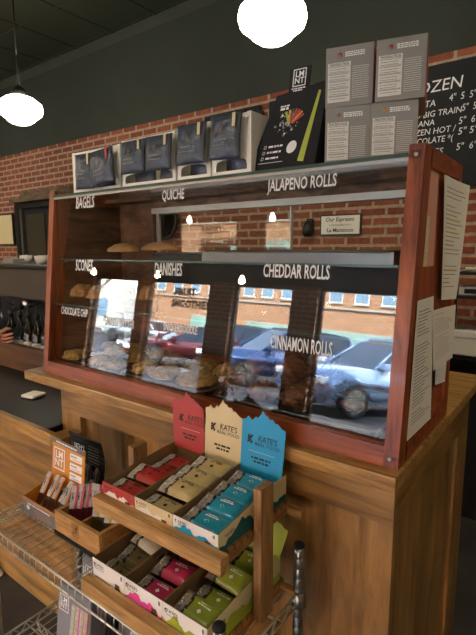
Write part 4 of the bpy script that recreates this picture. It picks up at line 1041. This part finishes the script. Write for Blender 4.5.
def ridge(x0, x1, z0, z1, seed, n=9):
    """jagged mountain skyline with two main peaks"""
    rr = random.Random(seed); m_ = n*2; pts = []
    for k in range(m_+1):
        u = k/m_; base = .25+.55*max(0, 1-abs(u-.30)/.22)+.40*max(0, 1-abs(u-.68)/.20); pts.append((x0+(x1-x0)*u, z0+(z1-z0)*min(1, max(0, base+rr.uniform(-.13, .13)))))
    return pts
HEADS = []
def snack_box(label, x0, x1, yf, yb, zf, hf, hb, face, mount, mseed, ink, side_m=None, side_mt=None, header=None, hz=None, cream_r=False):
    t = thing('snack_box', label, 'snack bar box', ((x0+x1)/2, yf, zf)); hw = (x1-x0)/2-.0006; D = yb-yf; th = .0016; K = M['kraft']
    b = MB(); b.box((-hw, 0, 0), (hw, D, th), K)
    b.box((-hw, D-th, th), (hw, D, hb), K)
    for s_ in (-1, 1):
        xx = hw-th if s_ == 1 else -hw
        b.prism([(xx, 0, th), (xx, D-th, th), (xx, D-th, hb), (xx, D*.8, hb*.98), (xx, 0, hf)], (th, 0, 0), K)
    b.box((-hw, 0, th), (hw, th, hf), K); b.build('carton', t)
    b = MB(); b.box((-hw, -.0009, 0), (hw, -.0001, hf), face); fr = b.build('front_panel', t)
    b = MB()
    if mount:
        pts = ridge(-hw+.0005, hw-.0005, hf*.18, hf*.86, mseed); pts = [(-hw+.0005, .0006)]+pts+[(hw-.0005, .0006)]
        poly(b, (0, -.0013, 0), X, Z, pts, mount)
    b.box((hw*.45, -.0022, .004), (hw*.70, -.0014, hf*.45), M['roll']); b.box((hw*.43, -.0026, hf*.20), (hw*.74, -.0020, hf*.32), M['dark_ink'])
    b.box((hw*.80, -.0018, hf*.74), (hw*.88, -.0012, hf*.90), M['grey_ink'])
    b.build('printed_picture', fr, normals=False)
    lettering([("KATE'S", (-hw*.55, -.0018, hf*.78), X, Z, hf*.13, 1, .01), ('REAL FOOD', (-hw*.55, -.0018, hf*.62), X, Z, hf*.075, 1)], ink, fr)
    b = MB()
    for k in range(2): quad(b, (-hw*.86, -.0018, hf*(.81-.1*k)), (1, .0, -1+2*k), (1-2*k, 0, 1), hf*.05, hf*.12, ink)
    dashes(b, (-hw*.35, -.0018, hf*.22), X, Z, hw*1.0, hf*.05, M['white_ink'] if mount else ink, 3); dashes(b, (-hw*.40, -.0018, hf*.12), X, Z, hw*.9, hf*.05, M['white_ink'] if mount else ink, 4)
    b.build('emblem', fr, normals=False)
    if side_m:
        b = MB(); b.prism([(hw+.0001, 0, 0), (hw+.0001, D, 0), (hw+.0001, D, hb), (hw+.0001, D*.8, hb*.98), (hw+.0001, 0, hf)], (.0008, 0, 0), side_m); sd_ = b.build('side_panel', t)
        pts = ridge(0.001, D-.001, hf*.1, hb*.75, mseed+5, 13); pts = [(.001, .0006)]+pts+[(D-.001, .0006)]
        b = MB(); poly(b, (hw+.0013, 0, 0), Y, Z, pts, side_mt); b.build('printed_picture', sd_, normals=False)
        lettering([("KATE'S", (hw+.0018, .035, hf*.70), Y, Z, hf*.16, 1, .01)], ink, sd_)
    if header:
        z0_, z1_ = hz; lean_ = Vector((0, .14, 1)).normalized(); H2 = (z1_-z0_); yy = D-.012-.004*len(HEADS); HEADS.append(1)
        prof_ = ((0, 1), (.085, 1.02), (.135, 1.08), (.19, 1.03), (.25, 1.02), (.31, 1.10), (.36, 1.07), (.42, 1.15), (.47, 1.24), (.52, 1.16), (.56, 1.17), (.63, 1.10), (.70, 1.12), (.76, 1.05), (.81, 1.06), (.90, .99), (1, .96))
        top = [(-hw+.001+(2*hw-.002)*u_, H2*.86*v_) for u_, v_ in prof_]
        pts = [(-hw+.001, 0)]+[(x_*1.04+(-.022, -.008, -.002, .030)[len(HEADS)-1]*z_/H2, z_) for x_, z_ in top]+[(hw-.001, 0)]
        P3 = [Vector((x_, yy, z0_-zf))+lean_*z_ for x_, z_ in pts]
        b = MB(); b.prism(P3[::-1], (0, .0012, 0), header); hc = b.build('header_card', t)
        o3 = lambda x_, z_: tuple(Vector((x_, yy-.0008, z0_-zf))+lean_*z_)
        hink = M['dark_ink'] if header != M['card_green'] else M['white_ink']
        lettering([("KATE'S", o3(.014, H2*.60), X, lean_, H2*.10, .85, .004), ('REAL FOOD', o3(.014, H2*.505), X, lean_, H2*.055, 1.15)], hink, hc)
        b = MB(); off = Vector((0, -.001, 0))
        for sx_, sy_ in ((-1, 1), (-1, -1)): pass
        ox, oz = -.037, H2*.57; s4 = H2*.022
        for (du, dv) in ((-1.4, 2), (-1.4, .0), (-1.4, -2), (.4, 1), (.4, -1), (1.6, 2.3), (1.6, -2.3)): poly(b, o3(ox+du*s4*.9, oz+dv*s4), X, lean_, [(-s4, -s4), (s4*.8, -s4*.7), (s4, s4), (-s4*.7, s4*.8)], hink)
        b.build('emblem', hc, normals=False)
        b = MB(); quad(b, o3(0, H2*.38), X, lean_, hw*1.25, .0009, M['card_cream'])
        dashes(b, o3(0, H2*.28), X, lean_, hw*.95, H2*.032, hink, 8); dashes(b, o3(0, H2*.22), X, lean_, hw*.7, H2*.032, hink, 9)
        b.build('print', hc, normals=False)
    return t
W3 = [-.606, -.490, -.370, -.246]
snack_box('red snack bar box with white mountains, top tier left', W3[0], W3[1], -.300, -.045, UF+.0005, .042, .058, M['card_red'], M['card_white'], 3, M['dark_ink'], header=M['card_red'], hz=(1.0, 1.148))
snack_box('cream snack bar box with pale mountains, top tier middle', W3[1], W3[2], -.300, -.045, UF+.0005, .042, .058, M['card_cream'], M['card_white'], 14, M['dark_ink'], header=M['card_cream'], hz=(1.0, 1.152))
snack_box('white snack bar box with blue mountains, top tier right', W3[2], W3[3], -.300, -.045, UF+.0005, .042, .064, M['card_white'], M['card_blue'], 25, M['dark_ink'], M['paper_cream'], M['card_teal'], header=M['card_blue'], hz=(1.0, 1.150))
L3 = [-.602, -.487, -.364, -.242]
snack_box('plain white snack bar box, lower tier left', L3[0], L3[1], -.341, -.075, LF+.0005, .058, .070, M['card_white'], None, 4, M['dark_ink'])
snack_box('white snack bar box with pink mountains, lower tier middle', L3[1], L3[2], -.341, -.075, LF+.0005, .058, .070, M['card_white'], M['card_pink'], 31, M['dark_ink'])
snack_box('white snack bar box with lime green mountains, lower tier right', L3[2], L3[3], -.341, -.075, LF+.0005, .058, .075, M['card_white'], M['card_green'], 42, M['dark_ink'], M['paper_cream'], M['card_green'], header=M['card_green'], hz=(.79, .925))
zu = UF+.004
mx_ = [(a+b_)/2 for a, b_ in zip(W3, W3[1:])]; ml = [(a+b_)/2 for a, b_ in zip(L3, L3[1:])]
put_bar('blue', mx_[2], -.268, zu+.022, 'front one in the top right box', 12)
put_bar('blue', mx_[2]+.001, -.218, zu+.032, 'second from the front in the top right box', 16, 0, 2)
put_bar('blue', mx_[2]-.002, -.166, zu+.037, 'third from the front in the top right box', 16, 0, -2)
put_bar('blue', mx_[2]+.001, -.110, zu+.042, 'rearmost below the blue card', 16, 0, 1)
put_bar('cream', mx_[1], -.268, zu+.013, 'lying low at the front of the middle box', 6)
put_bar('cream', mx_[1]+.002, -.212, zu+.034, 'second from the front in the top middle box', 15, 0, 1)
put_bar('cream', mx_[1]-.001, -.160, zu+.039, 'third from the front in the top middle box', 16, 0, -2)
put_bar('cream', mx_[1], -.106, zu+.043, 'rearmost below the cream card', 16, 0, 1)
put_bar('red', mx_[0], -.266, zu+.015, 'front one in the top left box', 8)
put_bar('red', mx_[0]+.004, -.206, zu+.030, 'second and highest in the top left box', 14, 0, 2)
put_bar('red', mx_[0]+.006, -.150, zu+.015, 'lying low third in the top left box', 6, 0, -3)
put_bar('red', mx_[0], -.094, zu+.015, 'rearmost in the shade of the red card', 6, 0, 2)
zl = LF+.004
put_bar('gold', ml[0], -.308, zl+.012, 'front one at the bottom of the plain white box', 5)
put_bar('gold', ml[0]+.006, -.255, zl+.022, 'second at the bottom of the plain white box', 14, 0, 3)
put_bar('white', ml[0]+.010, -.215, zl+.048, 'lying across the rear of the plain white box', 14, 0, -6)
put_bar('white', ml[0], -.145, zl+.040, 'hidden farthest back in the plain white box', 10, 0, 3)
put_bar('pink', ml[1]+.002, -.305, zl+.020, 'front one in the pink mountain box', 8)
put_bar('pink', ml[1]+.004, -.245, zl+.036, 'second from the front in the pink mountain box', 14, 0, 3)
put_bar('pink', ml[1]+.002, -.185, zl+.046, 'third from the front in the pink mountain box', 22, 0, -2)
put_bar('pink', ml[1], -.120, zl+.040, 'rearmost in the pink mountain box', 10)
put_bar('green', ml[2], -.300, zl+.030, 'largest, at the front of the lime mountain box', 18, 0, -3)
put_bar('green', ml[2]+.004, -.245, zl+.018, 'second, lying low in the lime mountain box', 8, 0, 2)
put_bar('green', ml[2]+.004, -.196, zl+.046, 'third from the front in the lime mountain box', 18, 0, -3)
put_bar('green', ml[2]+.006, -.130, zl+.046, 'rearmost, under the lime card', 14, 0, 3)

# ================================================================== STICK PACK BOXES ON THE RACK
def stick_proto(name, colour, base):
    t = thing(name, 'x', 'drink mix stick'); Wd, H_, T_ = .020, .112, .0035
    b = MB(); n = 12
    g = [[b.bm.verts.new((sx*Wd/2, s_*(T_*max(0, 1-(2*k/n-1)**6)+.0003), H_*k/n)) for sx in (-1, -.33, .33, 1)] for s_ in (-1, 1) for k in range(n+1)]
    for s_ in (0, 1):
        for k in range(n):
            for j in range(3):
                m = base if k < 5 else (M['stick_grey'] if j < 2 else colour)
                r0_, r1_ = g[s_*(n+1)+k], g[s_*(n+1)+k+1]; q = [r0_[j], r0_[j+1], r1_[j+1], r1_[j]]; b.faces([b.bm.faces.new(q if s_ == 0 else q[::-1])], m)
    for k in range(n):
        for j in (0, 3):
            a, c = g[k], g[n+1+k]; b.faces([b.bm.faces.new([a[j], g[k+1][j], g[n+2+k][j], c[j]])], colour if j == 3 else base)
    b.build('sachet', t)
    b = MB(); b.mesh(text_mesh('LMNT', .03), plane_mat((-.004, -T_-.0012, H_*.74), Z, -X, .009, .009), M['dark_ink'])
    dashes(b, (-.004, -T_-.0010, H_*.60), X, Z, .010, .003, M['grey_ink'], 4); b.build('lettering', t, normals=False)
    return t
M['stick_grey'] = plain('stick_white', '#b9b8b8', .35, var=.25, scale=120)
STK = dict(orange=stick_proto('drink_stick', plain('orange_foil', '#c9834a', .35), plain('brown_foil', '#4a2a1c', .4)),
           pink=stick_proto('drink_stick', plain('pink_foil', '#c2486a', .35), plain('maroon_foil', '#5c1c2c', .4)),
           yellow=stick_proto('drink_stick', plain('yellow_foil', '#c9a83a', .35), plain('ochre_foil', '#4c3c18', .4)),
           dark=stick_proto('drink_stick', plain('silver_foil', '#5a5a5c', .35), plain('black_foil_stick', '#1a1a1c', .4)))
sused = set()
def put_stick(c, x, y, z, lb, rx=-25, ry=0, rz=0):
    p = STK[c]; rot = (R(rx), R(ry), R(rz))
    if c not in sused:
        sused.add(c); p.location = (x, y, z); p.rotation_euler = rot; p['label'] = lb; p['group'] = 'drink mix sticks'; return
    copy_tree(p, label=lb, loc=(x, y, z), rot=rot)
# orange carton
ob = thing('drink_mix_carton', 'open orange and grey drink mix carton on the wire shelf, leftmost', 'carton', (-.96, -.272, SZ+.003))
hw = .0855; D = .125; hf = .052
b = MB(); K = M['card_orange']
b.box((-hw, 0, 0), (hw, D, .0015), K); b.box((-hw, D-.0015, .0015), (hw, D, hf+.012), K)
for s_ in (-1, 1):
    xx = hw-.0015 if s_ == 1 else -hw; b.prism([(xx, 0, .0015), (xx, D-.0015, .0015), (xx, D-.0015, hf+.03), (xx, 0, hf)], (.0015, 0, 0), K)
b.box((-hw, 0, .0015), (hw, .0015, hf), K); b.build('carton', ob)
fr = MB().box((-hw-.0003, -.0012, 0), (hw+.0003, -.0002, hf-.010), M['card_grey']).box((-hw-.0003, -.0012, hf-.010), (hw+.0003, -.0002, hf), M['copper']).build('front_panel', ob)
b = MB(); dashes(b, (.0, -.0016, hf*.72), X, Z, .12, .004, M['white_ink'], 3)
for k in range(3): dashes(b, (.02, -.0016, hf*(.5-.14*k)), X, Z, .09, .0035, M['copper'], k)
b.lathe([(0, -.002), (.008, -.002), (.008, -.0012)], M['white_ink'], 16, at=(-.058, 0, .024), axis='Y'); b.build('print', fr, normals=False)
ln = Vector((.0, .10, 1)).normalized()
b = MB(); pts = [(-.088, .0), (.085, .0), (.085, .155), (-.088, .160)]
P3 = [Vector((x_, D-.03, .045))+ln*z_ for x_, z_ in pts]; b.prism(P3[::-1], (0, .0015, 0), M['card_orange']); hc = b.build('header_card', ob)
o3 = lambda x_, z_, d_=.0008: tuple(Vector((x_, D-.03-d_, .045))+ln*z_)
b = MB(); poly(b, o3(0, 0), X, ln, [(-.088, .146), (.085, .140), (.085, .155), (-.088, .160)], M['card_grey']); dashes(b, o3(-.01, .150, .0012), (1, 0, -.03), ln, .11, .004, M['white_ink'], 2)
logo_square(b, o3(-.047, .098, .0012), X, ln, .066, M['white_ink'])
for k in range(3): quad(b, o3(.042, .122-.030*k, .001), X, ln, .062, .022, M['white_ink']); dashes(b, o3(.032, .125-.030*k, .0015), X, ln, .03, .003, M['dark_ink'], k); dashes(b, o3(.042, .117-.030*k, .0015), X, ln, .045, .002, M['card_orange'], k+4)
b.build('emblem', hc, normals=False)
n_ = 0; ords = ['first', 'second', 'third', 'fourth', 'fifth']
for r_ in range(2):
    for c in range(5):
        put_stick('orange', -1.022+.029*c+rnd.uniform(-.003, .003)+.012*r_, -.245+.042*r_, SZ+.008+.004*r_, 'orange and brown drink mix stick, %s row, %s from the left' % (['front', 'rear'][r_], ords[c]), -33+rnd.uniform(-4, 4), 4+rnd.uniform(-4, 4), rnd.uniform(-12, 12))
# black carton behind
kb = thing('drink_mix_carton', 'black drink mix carton with raised lid behind the orange one', 'carton', (-.968, -.144, SZ+.003))
b = MB(); m_ = M['matte_black']; hw2 = .085; D2 = .052; hh = .06
b.box((-hw2, 0, 0), (hw2, D2, .0015), m_); b.box((-hw2, 0, .0015), (hw2, .0015, hh), m_); b.box((-hw2, D2-.0015, .0015), (hw2, D2, hh), m_); b.box((-hw2, .0015, .0015), (-hw2+.0015, D2-.0015, hh), m_); b.box((hw2-.0015, .0015, .0015), (hw2, D2-.0015, hh), m_); b.build('carton', kb)
b = MB(); n = 8
arc = [Vector((0, D2-.01+.03*math.sin(k/n*1.1)*0, hh+.0))+Vector((0, .012*math.sin(k/n*PI), .145*k/n)) for k in range(n+1)]
for k in range(n): b.prism([arc[k]+Vector((-.085, 0, 0)), arc[k+1]+Vector((-.085, 0, 0)), arc[k+1]+Vector((-.085, .0015, 0)), arc[k]+Vector((-.085, .0015, 0))], (.172, 0, 0), m_, True)
hk = b.build('lid', kb)
b = MB(); logo_square(b, (-.040, D2-.0035+.0055, hh+.100), X, Z, .056, M['white_ink']); b.bm.transform(Matrix.Translation((0, -.003, 0)))
for k in range(8): dashes(b, (.040, D2-.0045, hh+.125-.010*k), X, Z, .055, .003, M['bag_ink'], k)
b.build('emblem', hk, normals=False)
b = MB(); b.mesh(text_mesh('STAY', .03), plane_mat((.02, D2-.016, hh+.030), X, Z, .034, .034), M['bag_ink']); b.build('lettering', hk, normals=False)
for i in range(5): put_stick('dark', -1.035+.032*i, -.125, SZ+.008, 'dark silver drink mix stick in the black carton, %s from the left' % ords[i], -12, rnd.uniform(-5, 5), rnd.uniform(-10, 10))
# pale wooden box
wb_ = thing('wooden_stick_box', 'open pale wooden box of drink mix sticks on a black base', 'box', (-.764, -.278, SZ+.003))
b = MB(); b.box((-.104, -.004, 0), (.102, .172, .010), M['black']); b.build('base', wb_)
b = MB(); m_ = M['box_wood']; z0, z1 = .010, .071
b.box((-.102, 0, z0), (.100, .012, z1), m_, bev=.001); b.box((-.102, .156, z0), (.100, .168, z1), m_, bev=.001); b.box((-.102, .012, z0), (-.090, .156, z1), m_); b.box((.088, .012, z0), (.100, .156, z1), m_); b.box((-.09, .012, z0), (.088, .156, z0+.006), m_); b.build('tray_walls', wb_)
MB().box((-.004, .012, z0+.006), (.002, .156, z1-.008), m_).build('divider', wb_)
b = MB(); logo_square(b, (-.004, -.0006, .044), X, Z, .034, M['roll']); b.build('emblem', wb_, normals=False)
for i in range(8):
    put_stick('pink', -.842+.011*i, -.245+.016*i*.7, SZ+.020, 'pink drink mix stick in the left half of the wooden box, %s' % ['leftmost', 'second', 'third', 'fourth', 'fifth', 'sixth', 'seventh', 'rearmost'][i], -14+rnd.uniform(-4, 4), 8, 38+rnd.uniform(-6, 6))
for i in range(5):
    put_stick('yellow', -.742+.017*i, -.24+.010*(i % 3), SZ+.028, 'yellow drink mix stick in the right half of the wooden box, %s' % ['leftmost', 'second', 'middle', 'fourth', 'rightmost'][i], -16+rnd.uniform(-4, 4), 7, 34+rnd.uniform(-6, 6))

# lower shelf: grey sample packs
def sample(label, x, y, z, rz=0, s=1.0):
    t = thing('sample_pack', label, 'drink mix box', (x, y, z), (0, 0, R(rz)), 'grey sample packs on the lower rack shelf')
    b = MB(); H_ = .30*s; Wd = .15*s; b.prism([(-Wd/2, 0, 0), (-Wd/2, .09, 0), (-Wd/2, .045, H_), (-Wd/2, .036, H_)], (Wd, 0, 0), M['card_grey']); b.build('carton', t)
    u_ = Vector((0, .036, H_)).normalized(); P_ = lambda a, v: tuple(Vector((a, -.0012, 0))+u_*v)
    b = MB(); poly(b, P_(0, 0), X, u_, [(-Wd*.49, .002), (Wd*.49, .002), (Wd*.49, H_*.99), (-Wd*.49, H_*.99)], plain('pale_grey_print', '#85868c', .5)); fc = b.build('front_print', t, normals=False)
    b = MB(); o_ = Vector((0, -.0006, 0)); logo_square(b, Vector(P_(-Wd*.30, H_*.82))+o_, X, u_, .046*s, M['white_ink']); b.build('emblem', fc, normals=False)
    b = MB()
    for k, c in enumerate(('card_green', 'card_pink', 'card_orange', 'card_red')):
        x_ = Wd*(-.02+.125*k); poly(b, Vector(P_(x_, H_*.58))+o_, X, (u_+X*.06), [(-.011*s, -.09*s), (.0035*s, -.09*s), (.0035*s, .085*s), (-.011*s, .085*s)], M['stick_grey']); poly(b, Vector(P_(x_, H_*.58))+o_*1.6, X, (u_+X*.06), [(.0035*s, -.09*s), (.009*s, -.09*s), (.009*s, .085*s), (.0035*s, .085*s)], M[c])
    b.build('stick_print', fc, normals=False)
    return t
LSZ = .334
sample('grey sample pack with four printed sticks standing in front on the lower shelf', -.765, -.325, LSZ, 3, .95)
sample('grey sample pack behind the front one, seen through the shelf wires', -.80, -.225, LSZ, 0, 1.0)
sample('grey sample pack on the lower shelf under the middle of the stand', -.63, -.215, LSZ, 0, 1.0)
sample('grey sample pack on the lower shelf, rightmost of the four', -.465, -.235, LSZ, -2, 1.0)

# ------------------------------------------------------------------ shoe on the floor
se = thing('shoe', 'black shoe with pale sole on the floor at the left edge', 'shoe', (-1.955, -.045, 0), (0, 0, R(12)))
b = MB(); b.blob((0, 0, .012), (.14, .048, .013), M['card_white'], .02, 1, 1, 3); b.build('sole', se)
b = MB(); b.blob((.0, 0, .035), (.13, .042, .030), M['black'], .04, 1.5, 2, 3, .012); b.blob((-.06, 0, .06), (.062, .038, .042), M['black'], .03, 1.5, 3, 3); b.build('upper', se)
b = MB()
for k in range(4): b.tube([(.045-.022*k, -.022, .060+.006*k), (.045-.022*k, 0, .067+.007*k), (.045-.022*k, .022, .060+.006*k)], .003, M['bag_ink'], 6)
b.build('laces', se)
